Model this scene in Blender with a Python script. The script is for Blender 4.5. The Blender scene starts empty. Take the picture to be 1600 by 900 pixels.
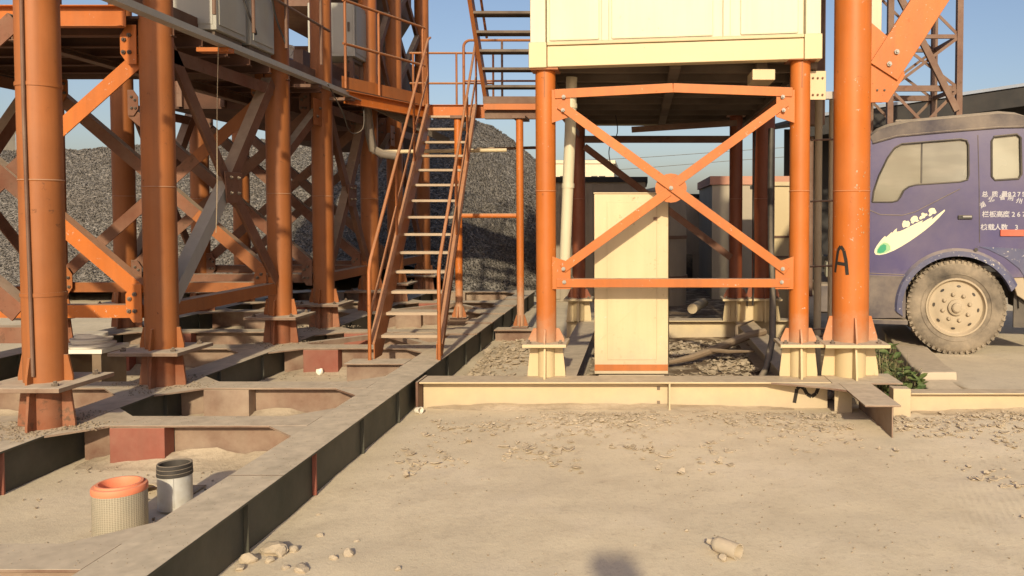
import bpy, bmesh, math, random
from mathutils import Vector, Matrix, noise

# ------------------------------------------------------------------ camera, sky, sun, exposure
scene = bpy.context.scene
col = scene.collection
R = math.radians
cam_d = bpy.data.cameras.new("camera")
cam = bpy.data.objects.new("camera", cam_d)
col.objects.link(cam)
cam.location = (0, 0, 1.6)
cam.rotation_euler = (R(88.0), 0, 0)
cam_d.sensor_width = 36.0
cam_d.lens = 36.0 * 1300 / 1600
cam_d.shift_x = -0.125
cam_d.shift_y = -0.04375
cam_d.clip_start = 0.05
cam_d.clip_end = 3000
scene.camera = cam

SUN_EL = 23.0
SUN_AZ = 2.5            # degrees to the right of straight behind the camera
w = bpy.data.worlds.new("World")
scene.world = w
w.use_nodes = True
nt = w.node_tree
nt.nodes.clear()
out = nt.nodes.new("ShaderNodeOutputWorld")
bg = nt.nodes.new("ShaderNodeBackground")
sky = nt.nodes.new("ShaderNodeTexSky")
sky.sky_type = 'NISHITA'
sky.sun_disc = False
sky.sun_elevation = R(SUN_EL)
sky.sun_rotation = R(180 - SUN_AZ)
sky.air_density = 1.0
sky.dust_density = 2.2
sky.ozone_density = 3.0
bg.inputs["Strength"].default_value = 0.116
tint = nt.nodes.new("ShaderNodeMix"); tint.data_type = 'RGBA'; tint.blend_type = 'MULTIPLY'
tint.inputs[0].default_value = 1.0; tint.inputs[7].default_value = (.97, .84, .79, 1)     # hazy warm white balance over the whole sky
nt.links.new(sky.outputs[0], tint.inputs[6])
nt.links.new(tint.outputs[2], bg.inputs[0])
nt.links.new(bg.outputs[0], out.inputs[0])

sd = bpy.data.lights.new("sun", 'SUN')
sd.energy = 3.6
sd.angle = R(1.2)
sd.color = (1.0, 0.86, 0.61)
so = bpy.data.objects.new("sun", sd)
col.objects.link(so)
tosun = Vector((math.sin(R(SUN_AZ)) * math.cos(R(SUN_EL)), -math.cos(R(SUN_AZ)) * math.cos(R(SUN_EL)), math.sin(R(SUN_EL))))
so.rotation_euler = tosun.to_track_quat('Z', 'Y').to_euler()
so.location = tosun * 60

scene.view_settings.view_transform = 'Standard'
scene.view_settings.look = 'None'
scene.view_settings.gamma = 1
scene.view_settings.use_curve_mapping = False
scene.view_settings.exposure = 0.42
scene.render.film_transparent = False

random.seed(7)
V = Vector

# ------------------------------------------------------------------ materials
class NT:
    def __init__(s, name):
        s.m = bpy.data.materials.new(name)
        s.m.use_nodes = True
        s.t = s.m.node_tree
        s.t.nodes.clear()
        s.out = s.n("OutputMaterial")
        s.b = s.n("BsdfPrincipled")
        s.l(s.b.outputs[0], s.out.inputs[0])
        s.geo = s.n("NewGeometry")
        s.pos = s.geo.outputs["Position"]
    def n(s, k):
        return s.t.nodes.new("ShaderNode" + k)
    def l(s, a, b):
        s.t.links.new(a, b)
    def put(s, v, sock):
        if hasattr(v, "is_linked"):
            s.l(v, sock)
        else:
            if isinstance(v, tuple) and len(v) == 3 and len(sock.default_value) == 4:
                v = (*v, 1)
            sock.default_value = v
    def scalev(s, sc, vec=None):
        m = s.n("VectorMath"); m.operation = 'MULTIPLY'
        s.l(vec or s.pos, m.inputs[0]); m.inputs[1].default_value = sc
        return m.outputs[0]
    def noise(s, scale, detail=5, rough=.55, vec=None, dist=0.0):
        n = s.n("TexNoise"); n.inputs["Scale"].default_value = scale
        n.inputs["Detail"].default_value = detail; n.inputs["Roughness"].default_value = rough
        n.inputs["Distortion"].default_value = dist
        s.l(vec or s.pos, n.inputs["Vector"])
        return n.outputs["Fac"]
    def vor(s, scale, vec=None, outp="Distance", feat='F1'):
        n = s.n("TexVoronoi"); n.feature = feat; n.inputs["Scale"].default_value = scale
        s.l(vec or s.pos, n.inputs["Vector"])
        return n.outputs[outp]
    def rng(s, v, a, b, c=0.0, d=1.0):
        n = s.n("MapRange"); s.l(v, n.inputs[0])
        for i, x in enumerate((a, b, c, d)):
            n.inputs[i + 1].default_value = x
        return n.outputs[0]
    def math(s, op, a, b=0.0):
        n = s.n("Math"); n.operation = op
        s.put(a, n.inputs[0]); s.put(b, n.inputs[1])
        return n.outputs[0]
    def mix(s, f, a, b, blend='MIX'):
        n = s.n("Mix"); n.data_type = 'RGBA'; n.blend_type = blend
        s.put(f, n.inputs[0]); s.put(a, n.inputs[6]); s.put(b, n.inputs[7])
        return n.outputs[2]
    def nz(s):
        x = s.n("SeparateXYZ"); s.l(s.geo.outputs["Normal"], x.inputs[0])
        return x.outputs[2]
    def axis(s, i):
        x = s.n("SeparateXYZ"); s.l(s.pos, x.inputs[0])
        return x.outputs[i]
    def bump(s, h, strength=.3, dist=.01, prev=None):
        n = s.n("Bump"); n.inputs["Strength"].default_value = strength; n.inputs["Distance"].default_value = dist
        s.l(h, n.inputs["Height"])
        if prev is not None: s.l(prev, n.inputs["Normal"])
        return n.outputs[0]
    def done(s, base, rough=.7, metal=0.0, nrm=None, spec=.4):
        s.put(base, s.b.inputs["Base Color"]); s.put(rough, s.b.inputs["Roughness"])
        s.put(metal, s.b.inputs["Metallic"]); s.put(spec, s.b.inputs["Specular IOR Level"])
        if nrm is not None: s.l(nrm, s.b.inputs["Normal"])
        return s.m

DUST = (.52, .42, .30)
RUST = (.085, .034, .016)

def paint(name, c, rust=.3, dust=.75, film=.18, rough=.5, var=.25, dustcol=DUST, rustcol=RUST, spec=.35, bstr=.12, chips=0.0, sk=1.0, blot=1.0, splash=None):
    k = NT(name)
    big = k.noise(1.1, 5)
    mid = k.noise(7, 6, .6)
    streak = k.noise(1, 7, .68, k.scalev((11, 11, .55)))
    dark = tuple(x * (1 - var) for x in c); lite = tuple(min(1, x * (1 + var * .5)) for x in c)
    base = k.mix(k.rng(big, .3, .7), dark, lite)
    base = k.mix(k.math('MULTIPLY', k.rng(streak, .42, .72), .55 * sk * min(1, rust * 2)), base, tuple(x * .45 + r * .4 for x, r in zip(c, rustcol)))
    rf = k.math('MULTIPLY', k.rng(k.noise(17, 7, .72), .72 - rust * .24, .78 - rust * .24), k.rng(k.noise(2.1, 4), .42, .62))
    rf = k.math('MULTIPLY', rf, blot)
    base = k.mix(rf, base, rustcol)
    if chips:
        ch = k.rng(k.noise(26, 4, .7), .68 - chips * .08, .71 - chips * .08)
        base = k.mix(k.math('MULTIPLY', ch, k.rng(k.noise(2.2, 3), .45, .62)), base, (.5, .47, .42))
    if splash:
        zz = k.math('ADD', k.axis(2), k.math('MULTIPLY', k.math('SUBTRACT', k.noise(6, 6, .7), .5), (splash[1] - splash[0]) * 1.6))
        base = k.mix(k.math('MULTIPLY', k.rng(zz, splash[1], splash[0]), splash[2]), base, tuple(x * .72 for x in dustcol))
    fl = k.math('MULTIPLY', k.rng(k.noise(2.3, 6, .65), .3, .75), film)
    base = k.mix(fl, base, dustcol)
    du = k.math('MULTIPLY', k.rng(k.nz(), .35, .9), k.rng(k.noise(5, 5, .6), .15, .5, dust * .65, dust))
    base = k.mix(du, base, k.mix(k.rng(k.noise(14, 5), .3, .7), tuple(x * .85 for x in dustcol), tuple(x * 1.12 for x in dustcol)))
    rr = k.mix(k.math('MAXIMUM', du, rf), (rough, rough, rough), (.92, .92, .92))
    nb = k.bump(k.noise(45, 5, .6), bstr, .004)
    nb = k.bump(mid, bstr * .6, .008, nb)
    return k.done(base, rr, 0, nb, spec)

M = {}
M['orange'] = paint('orange_paint', (.475, .124, .012), .36, .6, .07, .5, .20, chips=.35, blot=.8, splash=(.50, .80, .55))
M['orange_old'] = paint('weathered_orange_paint', (.32, .102, .024), .44, .85, .06, .55, .30, blot=.75)
M['rust_and_shade_orange'] = paint('rust_and_shade_orange_steel', (.165, .058, .028), .7, .9, .20, .7, .35)  # rusty steel; its dark tone also serves as painted shade on brace ends
M['shade_dark_orange'] = paint('shade_darkened_orange_paint', (.20, .048, .016), .3, .7, .08, .55, .3)  # orange with shade and dirt darkened into its colour, for the rear columns
M['stripe'] = paint('orange_stripe_paint', (.44, .125, .02), .5, .5, .08, .6, .2)
M['red_primer'] = paint('red_primer_steel', (.25, .058, .036), .35, .9, .22, .7, .3)
M['dark_steel'] = paint('dark_dusty_steel', (.075, .052, .040), .5, .97, .30, .65, .35)
M['brown_steel'] = paint('brown_steel', (.13, .058, .036), .6, .85, .22, .65, .35)
M['cream'] = paint('cream_paint', (.545, .43, .245), .26, .6, .14, .42, .07, sk=.25, splash=(.0, .30, .5), rustcol=(.33, .20, .08))
M['cream_dirty'] = paint('soiled_cream_paint', (.55, .44, .255), .34, .9, .34, .55, .12, sk=.3, splash=(-.02, .22, .75), rustcol=(.28, .17, .08))
M['cabinet'] = paint('worn_cream_cabinet', (.58, .465, .27), .46, .6, .24, .55, .14, sk=.55, splash=(.22, .55, .6), rustcol=(.27, .175, .08), chips=.5)
M['ctr_white'] = paint('container_paint', (.60, .545, .385), .34, .5, .16, .45, .09, sk=.8, rustcol=(.4, .27, .13))
M['grey_steel'] = paint('galvanised_steel', (.34, .33, .30), .2, .5, .25, .45, .2)
M['grey_box'] = paint('grey_painted_box', (.36, .355, .31), .15, .5, .2, .5, .12)
M['white_plastic'] = paint('white_plastic', (.78, .74, .64), .0, .4, .12, .45, .06)
M['blue_plastic'] = paint('blue_plastic', (.03, .06, .24), .0, .4, .1, .4, .1)
M['black'] = paint('black_rubber', (.022, .021, .022), .0, .45, .18, .55, .1)
M['blackpaint'] = paint('black_spray_paint', (.015, .012, .01), .0, .1, .05, .8, .1)
M['wood'] = paint('dry_wood', (.17, .115, .07), .2, .3, .2, .85, .3)
M['pipe_tan'] = paint('tan_pipe', (.36, .28, .17), .2, .4, .3, .6, .15)
M['rail_orange'] = paint('worn_rail_orange', (.36, .105, .02), .5, .35, .08, .5, .3)
M['tread'] = paint('dusty_stair_tread', (.36, .27, .19), .2, .95, .5, .7, .2)
M['tyre'] = paint('dusty_tyre_rubber', (.035, .032, .030), .0, .75, .72, .9, .2, bstr=.5)
M['rim'] = paint('dusty_tan_rim', (.36, .295, .205), .30, .6, .45, .8, .15)
M['truck'] = paint('purple_blue_truck_paint', (.038, .031, .118), .10, .62, .10, .34, .2, spec=.5, bstr=.05, splash=(.55, 1.05, .28))
M['truck_scratched'] = paint('scratched_blue_truck_paint', (.042, .052, .125), .2, .6, .16, .5, .3, chips=1.0)
M['truck_roof'] = paint('dusty_truck_roof_paint', (.055, .048, .06), .15, .75, .36, .7, .2)
M['decal'] = paint('white_decal', (.68, .65, .44), .0, .1, .06, .5, .04)
M['decal_green'] = paint('green_decal', (.02, .27, .14), .0, .1, .05, .5, .1)
M['decal_mid'] = paint('pale_green_decal', (.26, .46, .24), .0, .1, .05, .5, .1)
M['lettering'] = paint('white_lettering', (.46, .45, .47), .22, .1, .15, .6, .15, rustcol=(.06, .05, .13))
M['red_plate'] = paint('red_reflector', (.55, .09, .045), .1, .3, .2, .5, .2)
M['filter_orange'] = paint('orange_filter_rim', (.80, .23, .11), .0, .25, .12, .6, .08)
M['wall_brown'] = paint('brown_plaster', (.30, .25, .19), .2, .3, .2, .85, .2)
M['wall_tan'] = paint('tan_plaster', (.37, .32, .245), .15, .3, .2, .85, .15)
M['wall_cream'] = paint('cream_plaster', (.74, .64, .46), .12, .3, .15, .8, .1)
M['brick_red'] = paint('red_brick_parapet', (.46, .22, .15), .1, .3, .2, .85, .2)
M['shed_dark'] = paint('dark_shed_sheet', (.012, .012, .013), .1, .3, .04, .7, .2)
M['shed_edge'] = paint('blue_grey_roof_edge', (.20, .24, .31), .1, .3, .15, .5, .1)
M['concrete'] = paint('dusty_concrete', (.47, .40, .30), .0, .75, .30, .9, .14, bstr=.3)
M['rock'] = paint('pale_rubble_stone', (.40, .335, .25), .0, .3, .4, .95, .25, bstr=.8)
M['cloth_dark'] = paint('dark_cloth', (.05, .06, .09), .0, .0, .0, .9, .1)
M['skin'] = paint('skin', (.45, .27, .18), .0, .0, .0, .6, .05)

def ground_mat():
    k = NT('dusty_ground')
    a = k.noise(.55, 7, .6); b = k.noise(3.2, 7, .62); c = k.noise(24, 6, .65); d = k.noise(110, 3, .6)
    base = k.mix(k.rng(a, .32, .68), (.62, .525, .375), (.72, .615, .45))
    base = k.mix(k.math('MULTIPLY', k.rng(b, .48, .70), .55), base, (.54, .45, .32))
    base = k.mix(k.math('MULTIPLY', k.rng(c, .52, .72), .35), base, (.40, .315, .22))
    base = k.mix(k.math('MULTIPLY', k.rng(k.noise(1.1, 5, .6), .52, .75), .6), base, (.70, .60, .465))
    base = k.mix(k.math('MULTIPLY', k.rng(k.noise(.42, 6, .62, None, .6), .54, .66), .38), base, (.40, .335, .26))
    base = k.mix(k.math('MULTIPLY', k.rng(k.noise(5.5, 7, .7), .60, .70), .45), base, (.36, .285, .205))
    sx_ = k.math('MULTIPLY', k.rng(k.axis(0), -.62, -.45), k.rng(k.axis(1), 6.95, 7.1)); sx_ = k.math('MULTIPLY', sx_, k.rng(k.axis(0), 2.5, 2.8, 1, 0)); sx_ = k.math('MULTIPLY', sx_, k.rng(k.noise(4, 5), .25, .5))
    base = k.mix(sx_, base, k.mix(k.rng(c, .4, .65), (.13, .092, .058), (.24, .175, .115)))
    h = k.math('ADD', k.math('MULTIPLY', b, .55), k.math('MULTIPLY', c, .30))
    wv = k.n('TexWave'); wv.bands_direction = 'X'; wv.inputs['Scale'].default_value = 7.5; wv.inputs['Distortion'].default_value = .7; wv.inputs['Detail'].default_value = 2; wv.inputs['Detail Scale'].default_value = 1.6
    rt = k.n('VectorRotate'); rt.rotation_type = 'Z_AXIS'; rt.inputs['Angle'].default_value = .22; k.l(k.pos, rt.inputs['Vector']); k.l(rt.outputs[0], wv.inputs['Vector'])
    tm = k.math('MULTIPLY', k.rng(k.axis(0), 1.55, 1.8), k.rng(k.axis(1), 5.9, 5.2)); tm = k.math('MULTIPLY', tm, k.rng(k.noise(1.7, 3), .42, .6))
    h = k.math('ADD', h, k.math('MULTIPLY', k.math('MULTIPLY', wv.outputs['Fac'], tm), .16))
    nb = k.bump(h, .27, .03)
    base = k.mix(k.math('MULTIPLY', k.rng(d, .55, .72), .28), base, (.33, .265, .195))
    nb = k.bump(d, .30, .006, nb)
    return k.done(base, .95, 0, nb, .15)
M['ground'] = ground_mat()

def soil_mat():
    k = NT('dry_mud')
    a = k.noise(1.5, 6); c = k.noise(16, 6, .65)
    base = k.mix(k.rng(a, .3, .7), (.36, .29, .205), (.52, .43, .315))
    base = k.mix(k.math('MULTIPLY', k.rng(c, .5, .7), .5), base, (.27, .21, .15))
    return k.done(base, .95, 0, k.bump(c, .6, .02), .1)
M['mud'] = soil_mat()
M['crumb'] = paint('soil_crumb', (.27, .215, .15), .0, .0, .2, .95, .3)

def gravel_mat():
    k = NT('grey_gravel')
    cell = k.n("TexVoronoi"); cell.inputs["Scale"].default_value = 26; k.l(k.pos, cell.inputs["Vector"])
    sep = k.n("SeparateColor"); k.l(cell.outputs["Color"], sep.inputs[0])
    rnd = sep.outputs[0]
    base = k.mix(rnd, (.105, .095, .085), (.235, .215, .19))
    base = k.mix(k.rng(sep.outputs[1], .86, 1.0), base, (.34, .31, .28))
    base = k.mix(k.math('MULTIPLY', k.rng(k.noise(.6, 4), .4, .65), .35), base, (.15, .125, .10))
    nb = k.bump(k.rng(cell.outputs["Distance"], 0, .6, 1, 0), 1.0, .06)
    nb = k.bump(k.noise(9, 4), .6, .05, nb)
    return k.done(base, .92, 0, nb, .2)
M['gravel'] = gravel_mat()

def deck_under():
    k = NT('rusty_deck_plate')
    a = k.noise(2, 6); b = k.noise(1, 5, .6, k.scalev((.6, 6, 6)))
    base = k.mix(k.rng(a, .3, .7), (.075, .036, .022), (.15, .070, .042))
    base = k.mix(k.math('MULTIPLY', k.rng(b, .5, .7), .5), base, (.05, .032, .025))
    du = k.rng(k.nz(), .4, .9)
    base = k.mix(du, base, DUST)
    return k.done(base, .75, 0, k.bump(k.noise(20, 5), .3, .006), .25)
M['deck'] = deck_under()

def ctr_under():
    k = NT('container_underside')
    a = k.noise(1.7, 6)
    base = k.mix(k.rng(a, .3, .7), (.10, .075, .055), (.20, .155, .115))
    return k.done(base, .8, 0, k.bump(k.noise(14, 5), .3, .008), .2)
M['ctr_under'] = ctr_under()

def glass_mat(name, c, alpha):
    k = NT(name)
    d = k.noise(1.3, 3, .5); s = k.noise(1, 4, .5, k.scalev((1.2, 1.2, 5)))
    base = k.mix(k.rng(d, .3, .7), tuple(x * .8 for x in c), c)
    base = k.mix(k.math('MULTIPLY', k.rng(s, .50, .75), .30), base, (.5, .45, .36))
    m = k.done(base, k.rng(d, .3, .7, .06, .28), 0, None, .6)
    k.put(k.rng(d, .35, .65, alpha - .18, min(1, alpha + .12)), k.b.inputs["Alpha"])
    return m
M['glass'] = glass_mat('dusty_cab_glass', (.25, .235, .18), .80)
M['glass_slide'] = glass_mat('greyer_sliding_glass', (.21, .205, .17), .86)
M['glass_rear'] = glass_mat('dirty_rear_glass', (.30, .29, .22), .95)
M['window_dark'] = glass_mat('dark_window_glass', (.03, .03, .035), .95)

def mesh_metal():
    k = NT('perforated_filter_mesh')
    tc = k.n("TexCoord")
    uv = tc.outputs["UV"]
    v = k.n("TexVoronoi"); v.inputs["Scale"].default_value = 1; v.inputs["Randomness"].default_value = 0.0
    m = k.scalev((64, 24, 1), uv); k.l(m, v.inputs["Vector"])
    hole = k.rng(v.outputs["Distance"], .30, .40, 1, 0)
    base = k.mix(hole, (.46, .40, .29), (.31, .265, .19))
    base = k.mix(k.math('MULTIPLY', k.rng(k.noise(6, 5), .4, .7), .5), base, DUST)
    return k.done(base, .6, .15, k.bump(k.math('SUBTRACT', 1.0, hole), .6, .003), .4)
M['filter_mesh'] = mesh_metal()
def silver():
    k = NT('silver_filter_shell')
    base = k.mix(k.rng(k.noise(9, 5), .35, .7), (.62, .62, .60), (.46, .42, .35))
    return k.done(base, .42, .2, k.bump(k.noise(30, 4), .2, .003), .5)
M['silver'] = silver()
def leafm(name, c1, c2):
    k = NT(name)
    oi = k.n("ObjectInfo")
    base = k.mix(oi.outputs["Random"], c1, c2)
    base = k.mix(k.math('MULTIPLY', k.rng(k.noise(25, 4), .4, .7), .4), base, (.24, .23, .12))
    k.b.inputs["Transmission Weight"].default_value = 0
    return k.done(base, .6, 0, None, .3)
M['leaf'] = leafm('weed_leaf', (.045, .085, .02), (.11, .155, .045))
M['dry_grass'] = leafm('dry_grass', (.20, .17, .08), (.28, .23, .12))

# ------------------------------------------------------------------ mesh helpers
ORG = {}
class MB:
    def __init__(s):
        s.v = []; s.f = []; s.uv = None
    def add(s, vs, fs):
        o = len(s.v)
        s.v += [V(p) for p in vs]
        s.f += [tuple(i + o for i in f) for f in fs]
        return s
    def obox(s, c, a, b, d):
        c, a, b, d = V(c), V(a), V(b), V(d)
        vs = [c + a * i + b * j + d * k for i in (-1, 1) for j in (-1, 1) for k in (-1, 1)]
        return s.add(vs, [(0, 1, 3, 2), (4, 6, 7, 5), (0, 4, 5, 1), (2, 3, 7, 6), (0, 2, 6, 4), (1, 5, 7, 3)])
    def box(s, x0, x1, y0, y1, z0, z1):
        return s.obox(((x0 + x1) / 2, (y0 + y1) / 2, (z0 + z1) / 2), ((x1 - x0) / 2, 0, 0), (0, (y1 - y0) / 2, 0), (0, 0, (z1 - z0) / 2))
    def bar(s, p0, p1, wd, th, nrm=(0, -1, 0)):
        """flat bar: wd across the run in the plane perpendicular to nrm, th along nrm"""
        p0, p1 = V(p0), V(p1); d = (p1 - p0); L = d.length; d.normalize()
        n = V(nrm); n = (n - d * n.dot(d)).normalized(); sd = n.cross(d)
        return s.obox((p0 + p1) / 2, d * L / 2, sd * wd / 2, n * th / 2)
    def ell(s, p0, p1, wd=.1, th=.01, dep=.08, nrm=(0, -1, 0)):
        """angle iron: plate facing nrm, flange at the upper edge running back"""
        p0, p1 = V(p0), V(p1); d = (p1 - p0); L = d.length; d.normalize()
        n = V(nrm); n = (n - d * n.dot(d)).normalized(); sd = n.cross(d)
        if sd.z < 0: sd = -sd
        m = (p0 + p1) / 2
        s.obox(m, d * L / 2, sd * wd / 2, n * th / 2)
        s.obox(m + sd * (wd / 2 - th / 2) - n * (th / 2 + dep / 2), d * L / 2, sd * th / 2, n * dep / 2)
        return s
    def chan(s, p0, p1, h=.16, dep=.06, th=.008, nrm=(0, -1, 0)):
        """channel: web facing nrm, flanges running forward"""
        p0, p1 = V(p0), V(p1); d = (p1 - p0); L = d.length; d.normalize()
        n = V(nrm); n = (n - d * n.dot(d)).normalized(); sd = n.cross(d)
        m = (p0 + p1) / 2
        s.obox(m, d * L / 2, sd * (h / 2), n * th / 2)
        for q in (-1, 1):
            s.obox(m + sd * q * (h / 2 - th / 2) + n * (th / 2 + dep / 2), d * L / 2, sd * th / 2, n * dep / 2)
        return s
    def ibeam(s, p0, p1, wd, h, tf=.014, tw=.010):
        """p0,p1 on the top centre line; level beam"""
        p0, p1 = V(p0), V(p1); d = (p1 - p0); L = d.length; d.normalize()
        sd = d.cross(V((0, 0, 1))).normalized(); up = V((0, 0, 1)); m = (p0 + p1) / 2
        s.obox(m - up * tf / 2, d * L / 2, sd * wd / 2, up * tf / 2)
        s.obox(m - up * (h - tf / 2), d * L / 2, sd * wd / 2, up * tf / 2)
        s.obox(m - up * h / 2, d * L / 2, sd * tw / 2, up * (h / 2 - tf))
        return s
    def prism(s, pts, off):
        pts = [V(p) for p in pts]; off = V(off); n = len(pts)
        return s.add(pts + [p + off for p in pts], [tuple(range(n)), tuple(range(2 * n - 1, n - 1, -1))] + [(i, (i + 1) % n, n + (i + 1) % n, n + i) for i in range(n)])
    def tube(s, p0, p1, r, n=14, r1=None, caps=True):
        return s.path([p0, p1], [r, r if r1 is None else r1], n, caps)
    def path(s, pts, r, n=8, caps=True):
        pts = [V(p) for p in pts]
        rs = r if isinstance(r, (list, tuple)) else [r] * len(pts)
        base = len(s.v); prev = None
        for i, p in enumerate(pts):
            t = (pts[min(i + 1, len(pts) - 1)] - pts[max(i - 1, 0)]).normalized()
            if prev is None:
                a = t.orthogonal().normalized()
            else:
                a = (prev - t * prev.dot(t)).normalized()
            prev = a; b = t.cross(a)
            for j in range(n):
                g = 2 * math.pi * j / n
                s.v.append(p + (a * math.cos(g) + b * math.sin(g)) * rs[i])
        for i in range(len(pts) - 1):
            for j in range(n):
                s.f.append((base + i * n + j, base + i * n + (j + 1) % n, base + (i + 1) * n + (j + 1) % n, base + (i + 1) * n + j))
        if caps:
            s.f.append(tuple(base + j for j in range(n - 1, -1, -1)))
            e = base + (len(pts) - 1) * n
            s.f.append(tuple(e + j for j in range(n)))
        return s
    def lathe(s, prof, o=(0, 0, 0), ax=(0, 0, 1), n=32, closed=False):
        """prof: (r, h) pairs"""
        o = V(o); ax = V(ax).normalized(); a = ax.orthogonal().normalized(); b = ax.cross(a)
        base = len(s.v); k = len(prof)
        for r, h in prof:
            for j in range(n):
                g = 2 * math.pi * j / n
                s.v.append(o + ax * h + (a * math.cos(g) + b * math.sin(g)) * max(r, 1e-4))
        rngk = range(k if closed else k - 1)
        for i in rngk:
            i2 = (i + 1) % k
            for j in range(n):
                s.f.append((base + i * n + j, base + i * n + (j + 1) % n, base + i2 * n + (j + 1) % n, base + i2 * n + j))
        return s
    def xf(s, mat):
        s.v = [mat @ p for p in s.v]; return s
    def mesh(s, name, org=V((0, 0, 0)), smooth=35, recalc=True):
        me = bpy.data.meshes.new(name)
        me.from_pydata([tuple(p - org) for p in s.v], [], s.f)
        if recalc:
            bm = bmesh.new(); bm.from_mesh(me)
            bmesh.ops.recalc_face_normals(bm, faces=bm.faces)
            bm.to_mesh(me); bm.free()
        if smooth:
            me.polygons.foreach_set("use_smooth", [True] * len(me.polygons))
            me.set_sharp_from_angle(angle=R(smooth))
        return me
    def build(s, name, mat, parent=None, bevel=0.0, smooth=35, label=None, recalc=True):
        org = ORG.get(parent.name, V((0, 0, 0))) if parent is not None else V((0, 0, 0))
        me = s.mesh(name, org, smooth, recalc)
        me.materials.append(M[mat] if isinstance(mat, str) else mat)
        o = bpy.data.objects.new(name, me); col.objects.link(o)
        if parent is not None: o.parent = parent
        ORG[o.name] = org
        if bevel:
            b = o.modifiers.new("edge", 'BEVEL'); b.width = bevel; b.segments = 1; b.limit_method = 'ANGLE'; b.angle_limit = R(40); b.harden_normals = True
        if label: o["label"] = label
        return o

def tag(o, label, cat=None, group=None, kind=None):
    o["label"] = label
    if cat: o["category"] = cat
    if group: o["group"] = group
    if kind: o["kind"] = kind
    return o

def thing(name, label, cat, loc=(0, 0, 0), group=None):
    o = bpy.data.objects.new(name, None); col.objects.link(o)
    o.location = loc; o.empty_display_size = .2
    ORG[o.name] = V(loc)
    return tag(o, label, cat, group)

def single(mb, name, mat, label, cat, loc, group=None, bevel=0, smooth=35, kind=None):
    """one-mesh thing whose origin sits at loc (verts in world coordinates)"""
    me = mb.mesh(name, V(loc), smooth); me.materials.append(M[mat])
    o = bpy.data.objects.new(name, me); col.objects.link(o); o.location = loc
    ORG[o.name] = V(loc)
    if bevel:
        b = o.modifiers.new("edge", 'BEVEL'); b.width = bevel; b.segments = 1; b.limit_method = 'ANGLE'; b.angle_limit = R(40); b.harden_normals = True
    return tag(o, label, cat, group, kind)

BOLT = {}
def bolt(parent, p, n, r=.016, mat='grey_steel'):
    """shared hex bolt head"""
    key = (r, mat)
    if key not in BOLT:
        me = MB().lathe([(0, 0), (r, 0), (r, r * .8), (r * .55, r * .8), (r * .5, r * 1.5), (0, r * 1.5)], n=6).mesh('bolt', smooth=0)
        me.materials.append(M[mat]); BOLT[key] = me
    o = bpy.data.objects.new('bolt', BOLT[key]); col.objects.link(o); o.parent = parent
    o.location = V(p) - ORG.get(parent.name, V((0, 0, 0)))
    o.rotation_euler = V(n).to_track_quat('Z', 'Y').to_euler()
    return o

def fin(mb, x, y, ang, r0, r1b, r1t, z0, z1, t=.014):
    d = V((math.cos(ang), math.sin(ang), 0)); sd = V((-d.y, d.x, 0)) * t / 2; c = V((x, y, 0)); u = V((0, 0, 1))
    pts = [c + d * r0 + u * z0 - sd, c + d * r1b + u * z0 - sd, c + d * r1b + u * (z0 + min(.03, (z1 - z0) * .2)) - sd, c + d * r1t + u * z1 - sd, c + d * r0 + u * z1 - sd]
    return mb.prism(pts, sd * 2)
M['ped_rust'] = paint('rust_stained_orange', (.25, .075, .028), .75, .8, .22, .7, .35)
M['beam'] = paint('dusty_beam_steel', (.155, .078, .05), .45, .98, .50, .7, .3, dustcol=(.54, .45, .33))

M['long_beam'] = paint('dark_beam_steel', (.040, .045, .033), .15, 1.0, .12, .6, .3, dustcol=(.56, .47, .345))
# ------------------------------------------------------------------ ground
def lines(lo, hi, a, b, step):
    xs = []; x = a
    while x < b: xs.append(x); x += step
    xs.append(b); d = step; x = a
    while x > lo: d *= 1.45; x -= d; xs.insert(0, x)
    d = step; x = b
    while x < hi: d *= 1.45; x += d; xs.append(x)
    return xs
def gz(x, y):
    near = max(0, min(1, 1 - (max(abs(x) - 9, 0) + max(y - 16, 0)) / 8))
    h = noise.fractal(V((x * .9, y * .9, 0)), .9, 2.0, 4) * .012 + noise.noise(V((x * .35, y * .35, 4))) * .014
    h += noise.fractal(V((x * 6, y * 6, 7)), .8, 2.0, 3) * .0045
    # loose crust along the front beam and under the container
    crust = math.exp(-((y - 6.35) / .45) ** 2) * (1 if x > -.6 else math.exp(-((x + .6) / .5) ** 2))
    h += crust * (.010 + .012 * noise.fractal(V((x * 9, y * 9, 1)), .8, 2, 3))
    return h * near
gx = lines(-900, 900, -7, 6, .07); gy = lines(-300, 1500, 2.6, 14, .07)
vs = [(x, y, gz(x, y)) for y in gy for x in gx]
n = len(gx)
fs = [(j * n + i, j * n + i + 1, (j + 1) * n + i + 1, (j + 1) * n + i) for j in range(len(gy) - 1) for i in range(n - 1)]
g = MB(); g.v = [V(p) for p in vs]; g.f = fs
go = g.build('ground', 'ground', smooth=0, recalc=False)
go.data.polygons.foreach_set("use_smooth", [True] * len(go.data.polygons))
go["kind"] = "structure"

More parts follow.
